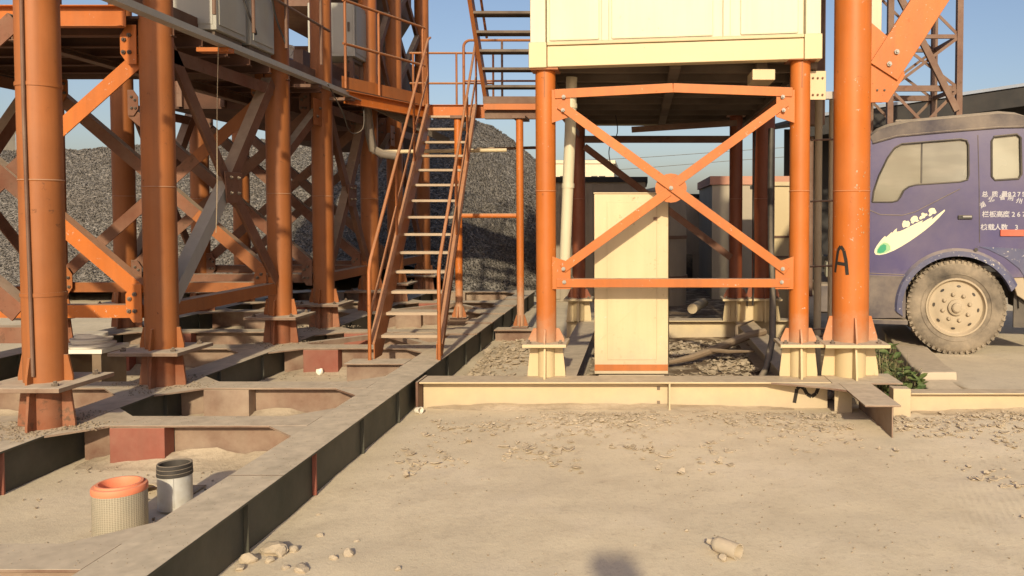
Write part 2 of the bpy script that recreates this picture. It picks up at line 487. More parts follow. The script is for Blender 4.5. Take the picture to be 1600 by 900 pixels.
# truck yard slab and its kerb strip
slab = [(2.79, 6.78), (24, 6.78), (24, 40), (5.2, 40), (3.30, 11.4), (2.66, 7.4)]
o = MB().prism([(x, y, -.2) for x, y in slab], (0, 0, .34)).build('concrete_yard', 'ground', bevel=.015)
o["kind"] = "structure"
kb = thing('concrete_kerb', 'broken sloping concrete kerb strip beside the truck front wheel', 'kerb', (2.75, 7.2, 0))
MB().prism([(2.44, 7.28, -.05), (2.80, 7.28, -.05), (2.80, 7.28, .215), (2.47, 7.28, .21)], (.03, .34, 0)).build('kerb_block', 'concrete', kb, bevel=.02)
MB().prism([(2.46, 7.63, -.05), (2.84, 7.63, -.05), (2.84, 7.63, .205), (2.50, 7.63, .20)], (.66, 3.6, .0)).build('kerb_slope', 'concrete', kb, bevel=.02)

MB().prism([(2.45, 6.80, -.05), (2.45, 7.278, -.05), (2.45, 7.278, .15), (2.45, 6.80, .09)], (.335, 0, 0)).build('kerb_fill', 'concrete', kb, bevel=.02)
# ------------------------------------------------------------------ left steel base frame
ZT = .26; HW = .14
XA, XB, XC = -1.97, -3.75, -6.1
CY = [3.22, 5.36, 6.50, 8.40, 9.55, 11.55, 12.75, 14.45]
bf = thing('steel_base_frame', 'dust covered rusty steel beam grid lying on the ground under the left columns', 'base frame', (XA, 3.2, 0))
for X, y0, y1 in ((XA, 2.2, 14.6), (XB, 2.2, 14.6), (XC, 2.2, 14.6)):
    m_ = MB().ibeam((X, y0, ZT), (X, y1, ZT), 2 * HW, ZT + .03)
    m_.box(X + HW - .045, X + HW - .035, y0 + .01, y1 - .01, -.015, ZT - .0145)
    b = m_.build('long_beam', 'long_beam', bf, bevel=.003)
    y = 3.05
    while y < 14:
        MB().box(X + HW - .0345, X + HW - .012, y - .006, y + .006, .0, ZT - .015).build('stiffener_plate', 'red_primer' if abs(y - 4.69) < .1 else 'long_beam', b)
        y += .82
for k, y in enumerate(CY):
    for (xl, xr) in ((XB, XA), (XC, XB)):
        x0, x1 = xl + HW + .001, xr - HW - .001
        cb = MB().ibeam((x0, y, ZT), (x1, y, ZT), .25, ZT + .02).build('cross_beam', 'beam', bf, bevel=.003)
        if k:
            xb = xl + HW + (.24 if xl == XB else .5)
            bm_ = MB().box(xb, xb + .35, y - .123, y - .012, .005, ZT - .016)
            bm_.build('stiffener_box', 'red_primer' if k in (1, 3, 4, 6) else 'beam', cb, bevel=.003)
        gz_ = ZT - .015
        for sy in (-1, 1):
            if k == 0 and sy == -1: continue
            ye = y + sy * .1255
            gl = .24
            MB().prism([(x0, ye, gz_), (x0 + gl, ye, gz_), (x0, ye + sy * gl, gz_)], (0, 0, .0125)).build('corner_plate', 'beam', cb)
            MB().prism([(x1, ye, gz_), (x1 - gl, ye, gz_), (x1, ye + sy * gl, gz_)], (0, 0, .0125)).build('corner_plate', 'beam', cb)
# horizontal braces lying in the bays and a short stub under the stair
for (xa, ya, xb_, yb) in ((-3.55, 8.62, -2.9, 9.4), (-2.2, 8.62, -2.85, 9.4), (-3.5, 11.7, -2.8, 12.6), (-2.2, 11.7, -2.8, 12.6)):
    MB().bar((xa, ya, ZT - .03), (xb_, yb, ZT - .03), .07, .05, (0, 0, 1)).build('flat_brace', 'beam', bf)
st = MB().box(-2.66, -2.115, 7.42, 7.68, ZT - .014, ZT).box(-2.66, -2.115, 7.50, 7.512, .0, ZT - .014).build('stair_foot_beam', 'beam', bf, bevel=.003)
MB().box(-1.825, -1.18, 10.35, 10.60, .14, .155).box(-1.825, -1.18, 10.45, 10.47, .0, .14).build('outrigger_beam', 'beam', bf)
# seat plates on the far beam run
for k in range(5):
    yy = 9.2 + k * .95
    MB().box(XA - .17, XA + .16, yy, yy + .42, ZT + .002, ZT + .014).build('cover_plate', 'beam', bf)
# weld seam plate on the foreground beam
MB().box(XA - .139, XA + .139, 4.22, 4.226, ZT + .0005, ZT + .003).build('splice_seam', 'dark_steel', bf)

# ------------------------------------------------------------------ orange support frame (columns, braces)
def column(parent, x, y, z0, zp, zt, r, mat, pmat, rp, name='column', rf=None, platemat=None):
    rf = rf or rp
    c = MB().tube((x, y, zp + .012), (x, y, zt), r, 28).build(name, mat, parent, smooth=40)
    MB().box(x - rp, x + rp, y - rp, y + rp, zp - .014, zp + .014).build('base_plate', platemat or (mat if pmat != 'cream' else 'cream_dirty'), c, bevel=.003)
    for a in range(4):
        m = MB(); fin(m, x, y, a * math.pi / 2, r * .98, rf * .97, r + .025, zp + .014, zp + .014 + r * 1.35)
        m.build('base_fin', mat, c)
    for sx in (-1, 1):
        for sy in (-1, 1):
            bolt(c, (x + sx * rp * .72, y + sy * rp * .72, zp + .014), (0, 0, 1), .02, 'dark_steel')
    p = MB().tube((x, y, z0), (x, y, zp - .014), r * .86, 24).build('pedestal', pmat, parent, smooth=40)
    for a in range(4):
        m = MB(); fin(m, x, y, a * math.pi / 2, r * .8, rf * 1.02, rf * .86, z0, zp - .015, .016)
        m.build('pedestal_fin', pmat, p)
    # weld ring and cable bracket
    m = MB().lathe([(r + .001, -.006), (r + .005, 0), (r + .001, .006)], (x, y, z0 + 1.55), n=28); m.build('weld_seam', mat, c)
    return c
sf = thing('support_frame', 'tall orange steel frame of round columns and crossed braces under the left deck', 'steel frame', (XB, 5.36, 0))
BY = [5.22, 6.5, 8.65, 9.85, 11.55, 12.75, 14.4]
CYs = [5.22, 6.5, 8.65, 9.85, 11.55, 12.75]
for y in BY:
    column(sf, XB, y, ZT, .54, 6.2, .120, 'orange_old', 'ped_rust', .265, rf=.178, platemat='beam')
for y in CYs:
    column(sf, XC, y, ZT, .54, 6.2, .120, 'orange_old', 'ped_rust', .265, rf=.178, platemat='beam')
# gusset with two bolts
def gusset(parent, pts, off, mat, bolts=(), bn=(0, -1, 0)):
    o = MB().prism(pts, off).build('gusset_plate', mat, parent, bevel=.002)
    for b in bolts: bolt(o, b, bn, .017, 'dark_steel')
    return o
# crossed braces in the lateral planes
zl, zh = .86, 2.92
for i, y in enumerate(BY[:6]):
    yp = y - .02
    mat = 'orange_old' if i in (1, 2) else 'rust_and_shade_orange'
    xl, xr = XC + .125, XB - .125
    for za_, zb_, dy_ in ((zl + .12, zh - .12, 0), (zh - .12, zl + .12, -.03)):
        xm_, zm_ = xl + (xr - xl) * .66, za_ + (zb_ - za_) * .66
        MB().ell((xl, yp + dy_, za_), (xm_, yp + dy_, zm_), .12, .012, .09).build('brace', 'rust_and_shade_orange', sf)  # left run coloured darker to stand in for the shade on it
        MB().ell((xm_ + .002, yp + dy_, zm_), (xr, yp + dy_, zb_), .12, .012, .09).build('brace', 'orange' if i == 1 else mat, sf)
    MB().ell((xl, yp, zl - .02), (xr, yp, zl - .02), .10, .012, .10).build('tie_bar', 'orange' if i == 1 else mat, sf)
    for sx, xx in ((1, XC), (-1, XB)):
        for zc in (zl + .04, zh - .03):
            if i == 0: continue
            x0 = xx + sx * .11
            gusset(sf, [(x0, yp - .045, zc - .14), (x0 + sx * .07, yp - .045, zc - .14), (x0 + sx * .125, yp - .045, zc - .06), (x0 + sx * .125, yp - .045, zc + .08), (x0 + sx * .07, yp - .045, zc + .16), (x0, yp - .045, zc + .16)],
                   (0, -.012, 0), 'orange' if i == 1 else mat, [(x0 + sx * .05, yp - .058, zc - .05), (x0 + sx * .095, yp - .058, zc - .05), (x0 + sx * .05, yp - .058, zc + .08), (x0 + sx * .09, yp - .058, zc + .045)])
# crossed braces along the rows
for X, prs in ((XB, ((1, 2), (3, 4), (5, 6))), (XC, ((1, 2), (3, 4)))):
    for a, b in prs:
        y0, y1 = BY[a] + .15, BY[b] - .15
        ym, zm = (y0 + y1) / 2, 1.86
        xx = X + .02
        for k, (ya, za) in enumerate(((y0, 2.94), (y1, 2.94), (y0, .92), (y1, .92))):
            MB().ell((xx + .004 * k, ya, za), (xx + .004 * k, ym, zm), .12, .012, .09, (1, 0, 0)).build('brace', 'grey_steel' if (a == 1 and k == 2 and X == XB) else 'rust_and_shade_orange', sf)
        gusset(sf, [(xx + .03, ym - .13, zm - .16), (xx + .03, ym + .13, zm - .16), (xx + .03, ym + .16, zm + .12), (xx + .03, ym - .16, zm + .12)], (.012, 0, 0), 'rust_and_shade_orange',
               [(xx + .045, ym + sy * .07, zm + sz * .07) for sy in (-1, 1) for sz in (-1, 1)], (1, 0, 0))
        MB().ell((xx, y0, .84), (xx, y1, .84), .11, .012, .10, (1, 0, 0)).build('tie_bar', 'orange_old', sf)
        MB().ell((xx, y0, 2.86), (xx, y1, 2.86), .11, .012, .10, (1, 0, 0)).build('tie_bar', 'rust_and_shade_orange', sf)
# knee brackets between the column pairs
for a, b in ((2, 3), (4, 5)):
    MB().ell((XB + .02, BY[a] + .14, 2.2), (XB + .02, BY[b] - .14, 2.78), .10, .012, .07, (1, 0, 0)).build('knee_brace', 'rust_and_shade_orange', sf)
    gusset(sf, [(XB + .04, BY[b] - .36, 2.62), (XB + .04, BY[b] - .14, 2.62), (XB + .04, BY[b] - .14, 2.92), (XB + .04, BY[b] - .36, 2.92)], (.012, 0, 0), 'orange_old', [(XB + .053, BY[b] - .28, 2.72), (XB + .053, BY[b] - .2, 2.82)], (1, 0, 0))
# upper lattice between far columns, above the walkway
for a, b in ((4, 5), (5, 6)):
    for (z0, z1) in ((3.5, 4.6), (4.6, 5.7)):
        MB().ell((XB, BY[a] + .14, z0), (XB, BY[b] - .14, z1), .09, .01, .07, (1, 0, 0)).build('brace', 'rust_and_shade_orange', sf)
        MB().ell((XB - .02, BY[a] + .14, z1), (XB - .02, BY[b] - .14, z0), .09, .01, .07, (1, 0, 0)).build('brace', 'rust_and_shade_orange', sf)
# drain pipe strapped to the nearest column
dp = thing('conduit_pipe', 'thin rusty conduit pipe strapped to the nearest orange column', 'pipe', (-3.735, 5.088, .56))
MB().path([(-3.735, 5.088, .60), (-3.75, 5.086, 2.2), (-3.735, 5.088, 6.2)], .010, 8).build('pipe_run', 'brown_steel', dp)
for z in (1.1, 2.4, 3.7):
    MB().lathe([(.122, -.012), (.126, -.012), (.126, .012), (.122, .012)], (XB, 5.22, z), n=28, closed=True).build('strap', 'orange_old', dp)

# ------------------------------------------------------------------ left deck
dk = thing('steel_deck', 'rusty steel deck on the orange columns with dark ribbed underside', 'deck', (-3.5, 6.4, 3.0))
def deckpart(x0, x1, y0, y1, z0=3.0, rib=.42):
    p = MB().box(x0, x1, y0, y1, z0 + .10, z0 + .12).build('deck_plate', 'deck', dk)
    y = y0 + .12
    while y < y1 - .05:
        MB().ibeam((x0, y, z0 + .098), (x1, y, z0 + .098), .07, .11, .008, .006).build('joist', 'deck', p)
        y += rib
deckpart(-9.0, -3.62, 6.4, 8.5, 2.99)
deckpart(-4.9, -3.62, 8.52, 12.2, 2.99)
MB().chan((-9.0, 6.36, 3.09), (-3.895, 6.36, 3.09), .16, .06, .008).build('edge_channel', 'orange', dk, bevel=.002)
for x in (-4.8, -6.1, -7.5):
    MB().ibeam((x, 6.41, 2.979), (x, 8.5, 2.979), .1, .05, .006).build('girder', 'brown_steel', dk)
MB().ibeam((-4.6, 8.53, 2.979), (-4.6, 12.2, 2.979), .1, .10).build('girder', 'brown_steel', dk)
MB().box(-9, -3.92, 8.502, 8.518, 2.97, 3.10).build('back_girder', 'brown_steel', dk)
# brown toe plate along the right edge, and the pale grey angle below it
for ya, yb in ((5.36, 6.36), (6.64, 8.51), (8.79, 9.71), (9.99, 11.4)):
    MB().box(-3.78, -3.765, ya, yb, 3.115, 3.27).build('toe_plate', 'brown_steel', dk)
ga = MB()
ga.box(-3.415, -3.405, 4.6, 10.1, 2.955, 3.035).box(-3.405, -3.33, 4.6, 10.1, 2.955, 2.965)
ga.build('edge_angle', 'grey_steel', dk)
for y in (5.0, 6.85, 8.75, 9.75):
    MB().box(-3.60, -3.34, y - .05, y + .05, 2.92, 2.953).build('angle_bracket', 'orange' if y == 6.85 else 'brown_steel', dk)
# bins hanging behind the deck
for (y0, y1, zb, nm) in ((9.85, 12.5, 2.84, 'front'), (12.95, 15.4, 2.74, 'rear')):
    h = thing('hopper', 'dark rusty %s weighing hopper hanging under the left deck' % ('nearer' if nm == 'front' else 'farther'), 'hopper', (-4.7, y0, zb))
    x0, x1 = -5.85, -3.95
    MB().prism([(x0, y0, zb + .45), (x0 + .25, y0, zb), (x1 - .25, y0, zb), (x1, y0, zb + .45)], (0, y1 - y0, 0)).build('hopper_trough', 'deck', h)
    MB().box(x0 + .02, x1 - .02, y0 + .02, y1 - .02, zb + .452, 4.2 if nm == 'rear' else zb + .7).build('hopper_body', 'brown_steel', h)
    for xx in (x0 + .45, (x0 + x1) / 2, x1 - .45):
        MB().box(xx - .03, xx + .03, y0 - .05, y0 - .002, zb + .02, zb + .44).build('hopper_rib', 'brown_steel', h)
bn = thing('storage_bin', 'large brown steel bin at the top edge above the walkway', 'bin', (-4.8, 11.2, 4.3))
MB().prism([(-5.9, 11.1, 4.9), (-5.2, 11.1, 4.35), (-4.3, 11.1, 4.35), (-3.95, 11.1, 4.9)], (0, 3.4, 0)).build('bin_bottom', 'brown_steel', bn)
MB().box(-5.9, -3.95, 11.1, 14.5, 4.902, 6.3).build('bin_wall', 'brown_steel', bn)
for yy in (11.3, 12.2, 13.1):
    MB().box(-3.945, -3.90, yy, yy + .06, 4.9, 6.3).build('bin_rib', 'brown_steel', bn)
MB().box(-5.9, -3.95, 11.05, 11.095, 4.88, 4.96).build('bin_rim', 'brown_steel', bn)
# ------------------------------------------------------------------ walkway + landing
wk = thing('walkway', 'orange edged steel walkway running behind the stair head to the left deck', 'walkway', (-3.2, 10.5, 3.0))
ZW = 3.06
MB().prism([(-3.5, 9.45, ZW - .02), (-2.87, 11.25, ZW - .02), (-2.87, 12.6, ZW - .02), (-3.5, 12.6, ZW - .02)], (0, 0, .02)).build('floor_plate', 'deck', wk)
nrm = V((1.8, -.63, 0)).normalized()
a, b = V((-3.44, 9.72, ZW - .10)), V((-2.875, 11.2, ZW - .10))
MB().chan(a, b, .15, .05, .008, nrm).build('edge_channel', 'orange', wk, bevel=.002)
MB().bar(a + V((-.02, 0, .17)), b + V((-.02, 0, .17)), .15, .006, nrm).build('toe_board', 'orange_old', wk)
def rail(parent, pts, r=.017, mat='orange_old', name='rail'):
    return MB().path(pts, r, 10).build(name, mat, parent)
for h in (.62, 1.12):
    rail(wk, [a + V((0, 0, h)), b + V((0, 0, h))])
for t in (.02, .4, .97):
    p = a.lerp(b, t)
    rail(wk, [p + V((0, 0, .06)), p + V((0, 0, 1.12))], .016, name='rail_post')
for h in (.5, .95):
    rail(wk, [(-3.45, 12.55, ZW + h), (-2.2, 12.55, ZW + h)])
    rail(wk, [(-3.5, 8.0, ZW + h + .1), (-3.5, 9.45, ZW + h + .1)], .015, 'brown_steel')
for x in (-3.4, -2.75, -2.2):
    rail(wk, [(x, 12.55, ZW), (x, 12.55, ZW + .95)], .016, name='rail_post')
for y in (6.9, 7.6, 8.3, 9.2):
    rail(wk, [(-3.5, y, 3.24), (-3.5, y, 4.25)], .016, 'brown_steel', name='rail_post')

ld = thing('stair_landing', 'orange steel landing on slim posts at the head of the lower stair', 'landing', (-2.0, 10.9, 0))
MB().box(-2.865, -2.03, 11.2, 12.5, ZW - .02, ZW).build('floor_plate', 'deck', ld)
MB().box(-2.028, -.95, 10.85, 12.5, ZW - .02, ZW).build('floor_plate', 'deck', ld)
MB().chan((-2.86, 11.19, ZW - .09), (-2.06, 11.19, ZW - .09), .18, .04, .008).build('edge_channel', 'orange', ld, bevel=.002)
MB().box(-2.03, -.95, 10.80, 10.842, ZW - .03, ZW + .06).build('edge_plate', 'brown_steel', ld)
MB().box(-2.02, -.95, 10.78, 10.84, ZW - .115, ZW - .035).build('edge_beam', 'orange', ld, bevel=.003)
MB().box(-2.02, -.95, 10.86, 10.95, ZW - .22, ZW - .118).build('support_beam', 'brown_steel', ld)
for x in (-2.30, -1.52):
    zb = ZT + .012 if x < -1.9 else .16
    p = MB().tube((x, 10.55, zb + .02), (x, 10.55, ZW - .26), .047, 16).build('post', 'orange', ld)
    MB().box(x - .1, x + .1, 10.45, 10.65, zb, zb + .018).build('post_foot', 'brown_steel', p)
    for q in range(4):
        m = MB(); fin(m, x, 10.55, q * math.pi / 2, .045, .09, .052, zb + .018, zb + .16); m.build('post_fin', 'orange_old', p)
    MB().box(x - .08, x + .08, 10.47, 10.90, ZW - .258, ZW - .222).build('post_head', 'brown_steel', p)
MB().tube((-2.26, 10.55, 1.58), (-1.565, 10.55, 1.58), .030, 14).build('cross_tube', 'orange', ld)
# landing rail with rounded corner, at the far side
zt = ZW + 1.12
arc = [(-2.62 + .10 * (1 - math.cos(t)), 12.45, zt - .10 + .10 * math.sin(t)) for t in [i * math.pi / 2 / 5 for i in range(6)]]
rail(ld, [(-2.62, 12.45, ZW)] + arc + [(-1.0, 12.45, zt)], .02, 'orange_old')
rail(ld, [(-2.60, 12.45, ZW + .52), (-1.0, 12.45, ZW + .52)], .016)
for x in (-2.05, -1.4):
    rail(ld, [(x, 12.45, ZW), (x, 12.45, zt)], .017, 'brown_steel', name='rail_post')

# ------------------------------------------------------------------ lower stair
ls = thing('lower_stair', 'steep orange stair with pale treads rising from the beam grid to the landing', 'stair', (-2.17, 7.6, ZT))
S0 = V((-2.165, 7.66, ZT)); S1 = V((-2.50, 11.15, 3.00))
run = (S1 - S0); side = V((1, 0, 0))
hw = .285
def stringer(sd, mat):
    c0, c1 = S0 + side * sd * hw, S1 + side * sd * hw
    c0.z = ZT + .002
    d = (c1 - c0).normalized(); n = V((1, 0, 0)); n = (n - d * n.dot(d)).normalized(); up = n.cross(d)
    if up.z < 0: up = -up
    m = MB()
    h = .15
    m.prism([V((c0.x, c0.y - .02, ZT + .002)), V((c0.x, c0.y + .20, ZT + .002)), c1 - up * h / 2 + V((0, .0, 0)), c1 + up * h / 2, V((c0.x, c0.y - .02, ZT + .14))], V((.008, 0, 0)) * sd)
    o = m.build('stringer', mat, ls)
    e = MB()
    a0, a1 = V((c0.x, c0.y - .02, ZT + .14)), c1 + up * h / 2
    e.bar(a0 + V((sd * .032, 0, 0)), a1 + V((sd * .032, 0, 0)), .05, .008, up)
    e.build('stringer_flange', mat, o)
    return o
stringer(-1, 'rail_orange'); stringer(1, 'rail_orange')
NTR = 14
tread_me = None
for k in range(NTR):
    t = (k + 1) / (NTR + .55)
    c = S0 + run * t
    if tread_me is None:
        m = MB(); m.box(-hw + .002, hw - .002, -.012, .14, -.006, 0).box(-hw + .002, hw - .002, -.016, -.0125, -.026, 0.001).box(-hw + .002, hw - .002, .1405, .144, -.024, 0)
        tread_me = m.mesh('tread'); tread_me.materials.append(M['tread'])
    o = bpy.data.objects.new('tread', tread_me); col.objects.link(o); o.parent = ls; o.location = c - V(ls.location)
for sd in (-1, 1):
    off = side * sd * (hw + .035)
    b0 = S0 + off + V((0, -.05, .0)); 
    top = S1 + off + V((0, 0, .92)); bend = S0 + off + V((-.0, -.05, .86))
    rail(ls, [b0, b0.lerp(bend, .5), bend - V((0, 0, .05)), bend + (top - bend) * .02, top, top + V((0, .12, .05))], .0165, 'rail_orange', 'handrail')
    m0 = S0 + off + V((0, -.05, .38)); m1 = S1 + off + V((0, 0, .46))
    rail(ls, [m0, m1], .013, 'rail_orange', 'mid_rail')
    for t in (.36, .68, .99):
        p = S0 + run * t + off
        rail(ls, [p + V((0, 0, .05)), p + V((0, 0, .88))], .014, 'rail_orange', 'rail_post')

# ------------------------------------------------------------------ upper stair
us = thing('upper_stair', 'upper orange stair climbing from the landing beside the cream container', 'stair', (-2.0, 10.95, ZW))
U0 = V((-1.55, 11.0, ZW)); U1 = V((-1.60, 8.9, ZW + 2.55))
for sd in (-1, 1):
    c0, c1 = U0 + side * sd * .44, U1 + side * sd * .44
    d = (c1 - c0).normalized(); up = V((1, 0, 0)).cross(d); up = up if up.z > 0 else -up
    MB().obox((c0 + c1) / 2, d * (c1 - c0).length / 2, up * .075, V((.004, 0, 0))).obox((c0 + c1) / 2 + up * .071 + V((sd * .025, 0, 0)), d * (c1 - c0).length / 2, up * .004, V((.021, 0, 0))).obox((c0 + c1) / 2 - up * .071 + V((sd * .025, 0, 0)), d * (c1 - c0).length / 2, up * .004, V((.021, 0, 0))).build('stringer', 'orange_old', us)
for k in range(1, 13):
    c = U0.lerp(U1, k / 13)
    MB().box(c.x - .434, c.x + .434, c.y - .10, c.y + .10, c.z - .008, c.z).box(c.x - .434, c.x + .434, c.y - .104, c.y - .1005, c.z - .03, c.z).box(c.x - .434, c.x + .434, c.y + .1005, c.y + .104, c.z - .03, c.z).build('tread', 'dark_steel', us)
q0, q1 = U0 + V((-.46, 0, .85)), U1 + V((-.46, 0, .85))
rail(us, [q0, q1], .017, 'orange_old', 'handrail')

# ------------------------------------------------------------------ cream base frame, right
cf = thing('cream_base_frame', 'cream painted steel beam frame on the ground under the cream container', 'base frame', (0, 6.83, 0))
ZC = .24
fb = MB().ibeam((-1.79, 6.83, ZC), (1.55, 6.83, ZC), .27, ZC + .02, .014, .01).build('front_beam', 'cream_dirty', cf, bevel=.003)
MB().box(-1.815, -1.795, 6.68, 6.98, .0, ZC + .004).build('end_plate', 'brown_steel', fb, bevel=.003)
for x in (.24, 1.0):
    if x < .5: MB().box(x - .007, x + .007, 6.697, 6.822, .0, ZC - .015).build('stiffener_plate', 'cream', fb)
MB().box(.14, .165, 6.819, 6.824, .03, .06).box(.14, .165, 6.819, 6.824, .15, .18).build('bolt_mark', 'dark_steel', fb)
# end seat under the two right columns, stub towards the camera
MB().prism([(1.552, 6.66, ZC - .014), (2.12, 6.66, ZC - .014), (2.12, 7.06, ZC - .014), (1.552, 7.06, ZC - .014)], (0, 0, .014)).build('seat_plate', 'beam', cf, bevel=.002)
MB().prism([(1.06, 6.690, ZC - .016), (1.60, 6.655, ZC - .016), (1.60, 6.40, ZC - .016), (1.42, 6.53, ZC - .016)], (0, 0, .014)).build('corner_plate', 'beam', cf)
sb = MB().box(1.602, 1.86, 5.88, 6.656, ZC - .014, ZC).box(1.80, 1.812, 5.90, 6.80, .0, ZC - .015)
sb.build('stub_beam', 'beam', cf, bevel=.003)
MB().box(1.56, 1.70, 6.62, 6.632, .0, ZC - .016).build('stub_plate', 'cream_dirty', cf)
MB().prism([(2.0, 6.52, 0), (2.14, 6.52, 0), (2.14, 6.52, .22), (2.0, 6.52, .225)], (0, .12, 0)).build('end_block', 'cream_dirty', cf, bevel=.004)
rb = MB().ibeam((2.16, 6.66, .175), (6.5, 6.66, .175), .16, .20, .012, .01).build('side_beam', 'cream_dirty', cf, bevel=.003)
for x in (-.66, 1.33):
    MB().ibeam((x, 6.99, ZC - .004), (x, 10.55, ZC - .004), .25, ZC).build('long_beam', 'beam' if x < 0 else 'cream_dirty', cf, bevel=.003)
MB().ibeam((-.95, 10.72, ZC), (2.1, 10.72, ZC), .27, ZC + .02).build('rear_beam', 'cream_dirty', cf, bevel=.003)
# sprayed squiggle on the front beam
def ribbon(pts, wd, off, nrm=V((0, -1, 0))):
    m = MB()
    for p, q in zip(pts[:-1], pts[1:]):
        m.bar(V(p) + nrm * off, V(q) + nrm * off, wd, .0012, nrm); off += .00025
    return m
sq = [(1243, 634), (1247, 612), (1252, 607), (1258, 611), (1263, 620), (1270, 624), (1277, 619), (1281, 609)]
P = [((x - 1000) / 1300 * 6.82, 6.8245, 1.6 - (y - 335) * 6.82 / 1300 + .01) for x, y in sq]
ribbon(P, .030, .001).build('spray_mark', 'blackpaint', fb)

# ------------------------------------------------------------------ orange frame under the container
of = thing('container_frame', 'bright orange steel frame with crossed braces carrying the cream container', 'steel frame', (.25, 6.95, 0))
ZU = 2.84
fx0, fx1 = -.785, 1.33
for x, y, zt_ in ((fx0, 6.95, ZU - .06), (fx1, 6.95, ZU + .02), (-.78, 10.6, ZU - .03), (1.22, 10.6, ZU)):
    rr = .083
    c = column(of, x, y, ZC + .001, .52, zt_, rr, 'orange' if y < 8 else 'shade_dark_orange', 'cream', .18, rf=.155)  # rear pair gets the orange with shade put into its colour
    MB().box(x - .115, x + .115, y - .115, y + .115, zt_ + .001, zt_ + .016).build('cap_plate', 'orange_old', c)
    MB().box(x - .004, x + .004, y - rr - .005, y - rr + .002, zt_ - .22, zt_ - .002).build('cap_rib', 'orange_old', c)
yf = 6.86
MB().ell((-.70, yf, 2.585), (.27, yf, 2.635), .075, .01, .09).ell((.272, yf, 2.635), (1.25, yf, 2.60), .075, .01, .09).build('top_tie', 'orange', of, bevel=.002)
MB().ell((-.69, yf, 1.03), (1.24, yf, 1.03), .07, .01, .07).build('bottom_tie', 'orange', of, bevel=.002)
MB().ell((-.66, yf - .012, 2.50), (1.21, yf - .012, 1.135), .075, .01, .06).build('brace', 'orange', of, bevel=.002)
cc = (.255, 1.815)
MB().ell((-.64, yf, 1.15), (cc[0] - .02, yf, cc[1] - .03), .075, .01, .06).build('brace', 'orange', of, bevel=.002)
MB().ell((cc[0] + .02, yf, cc[1] + .03), (1.20, yf, 2.52), .075, .01, .06).build('brace', 'orange', of, bevel=.002)
disc = [(cc[0] + .13 * math.cos(t), yf + .006, cc[1] + .12 * math.sin(t)) for t in [i * math.pi / 10 for i in range(20)]]
cp = MB().prism(disc, (0, .012, 0)).build('centre_plate', 'orange', of)
bolt(cp, (cc[0], yf - .018, cc[1]), (0, -1, 0), .018)
for xx, sx, zz, up in ((fx0 + .08, 1, 2.62, -1), (fx1 - .08, -1, 2.62, -1), (fx0 + .08, 1, .98, 1), (fx1 - .08, -1, .98, 1)):
    wdt = .13
    pts = [(xx - sx * .02, yf + .008, zz), (xx + sx * wdt, yf + .008, zz), (xx + sx * wdt, yf + .008, zz + up * .22), (xx - sx * .02, yf + .008, zz + up * .27)]
    gp = MB().prism(pts, (0, .012, 0)).build('gusset_plate', 'orange', of)
    bolt(gp, (xx + sx * .08, yf - .006, zz + up * .06), (0, -1, 0), .017)
    bolt(gp, (xx + sx * .075, yf - .006 - .012, zz + up * .17), (0, -1, 0), .017)
# rear and side ties
yr = 10.5
MB().ell((-.70, yr, 2.54), (1.15, yr, 2.54), .09, .01, .09).build('rear_tie', 'brown_steel', of)
MB().ell((-.1, yr - .6, 2.60), (1.15, yr - .6, 2.68), .07, .01, .09).build('rear_tie', 'brown_steel', of)
MB().ell((-.70, yr, 2.45), (1.15, yr, 1.05), .085, .01, .07).build('rear_brace', 'rust_and_shade_orange', of)
for x in (fx0 + .02, fx1 - .02):
    MB().ell((x, 7.05, 2.6), (x, 10.5, 2.6), .08, .01, .08, (1, 0, 0)).build('side_tie', 'orange_old', of)

# ------------------------------------------------------------------ big leg on the right
bl = thing('tower_leg', 'thick bright orange tower leg marked A with heavy bolted diagonal brace', 'steel leg', (1.77, 6.98, 0))
lc = column(bl, 1.77, 6.98, ZC + .001, .525, 6.2, .152, 'orange', 'cream', .265, rf=.235)
MB().prism([(1.90, 6.97, 3.06), (2.06, 6.97, 3.06), (2.16, 6.97, 2.86), (2.16, 6.97, 2.70), (2.02, 6.97, 2.53), (1.90, 6.97, 2.53)], (0, .014, 0)).build('gusset_plate', 'orange', bl)
gp = MB().prism([(1.9, 6.965, 2.53), (2.06, 6.965, 2.53), (2.20, 6.965, 2.75), (2.14, 6.965, 3.0), (1.9, 6.965, 3.2)], (0, -.012, 0)).build('gusset_plate', 'orange', bl)
MB().chan((2.02, 6.935, 2.78), (3.15, 6.935, 4.55), .27, .05, .010, (0, 1, 0)).build('diagonal_brace', 'orange', bl, bevel=.003)
db = bpy.data.objects['diagonal_brace']
for (x, z) in ((2.06, 2.84), (2.12, 2.94)): bolt(db, (x, 6.929, z), (0, -1, 0), .022)
for (x, z) in ((1.97, 2.63), (2.03, 2.63)): bolt(gp, (x, 6.952, z), (0, -1, 0), .010, 'dark_steel')
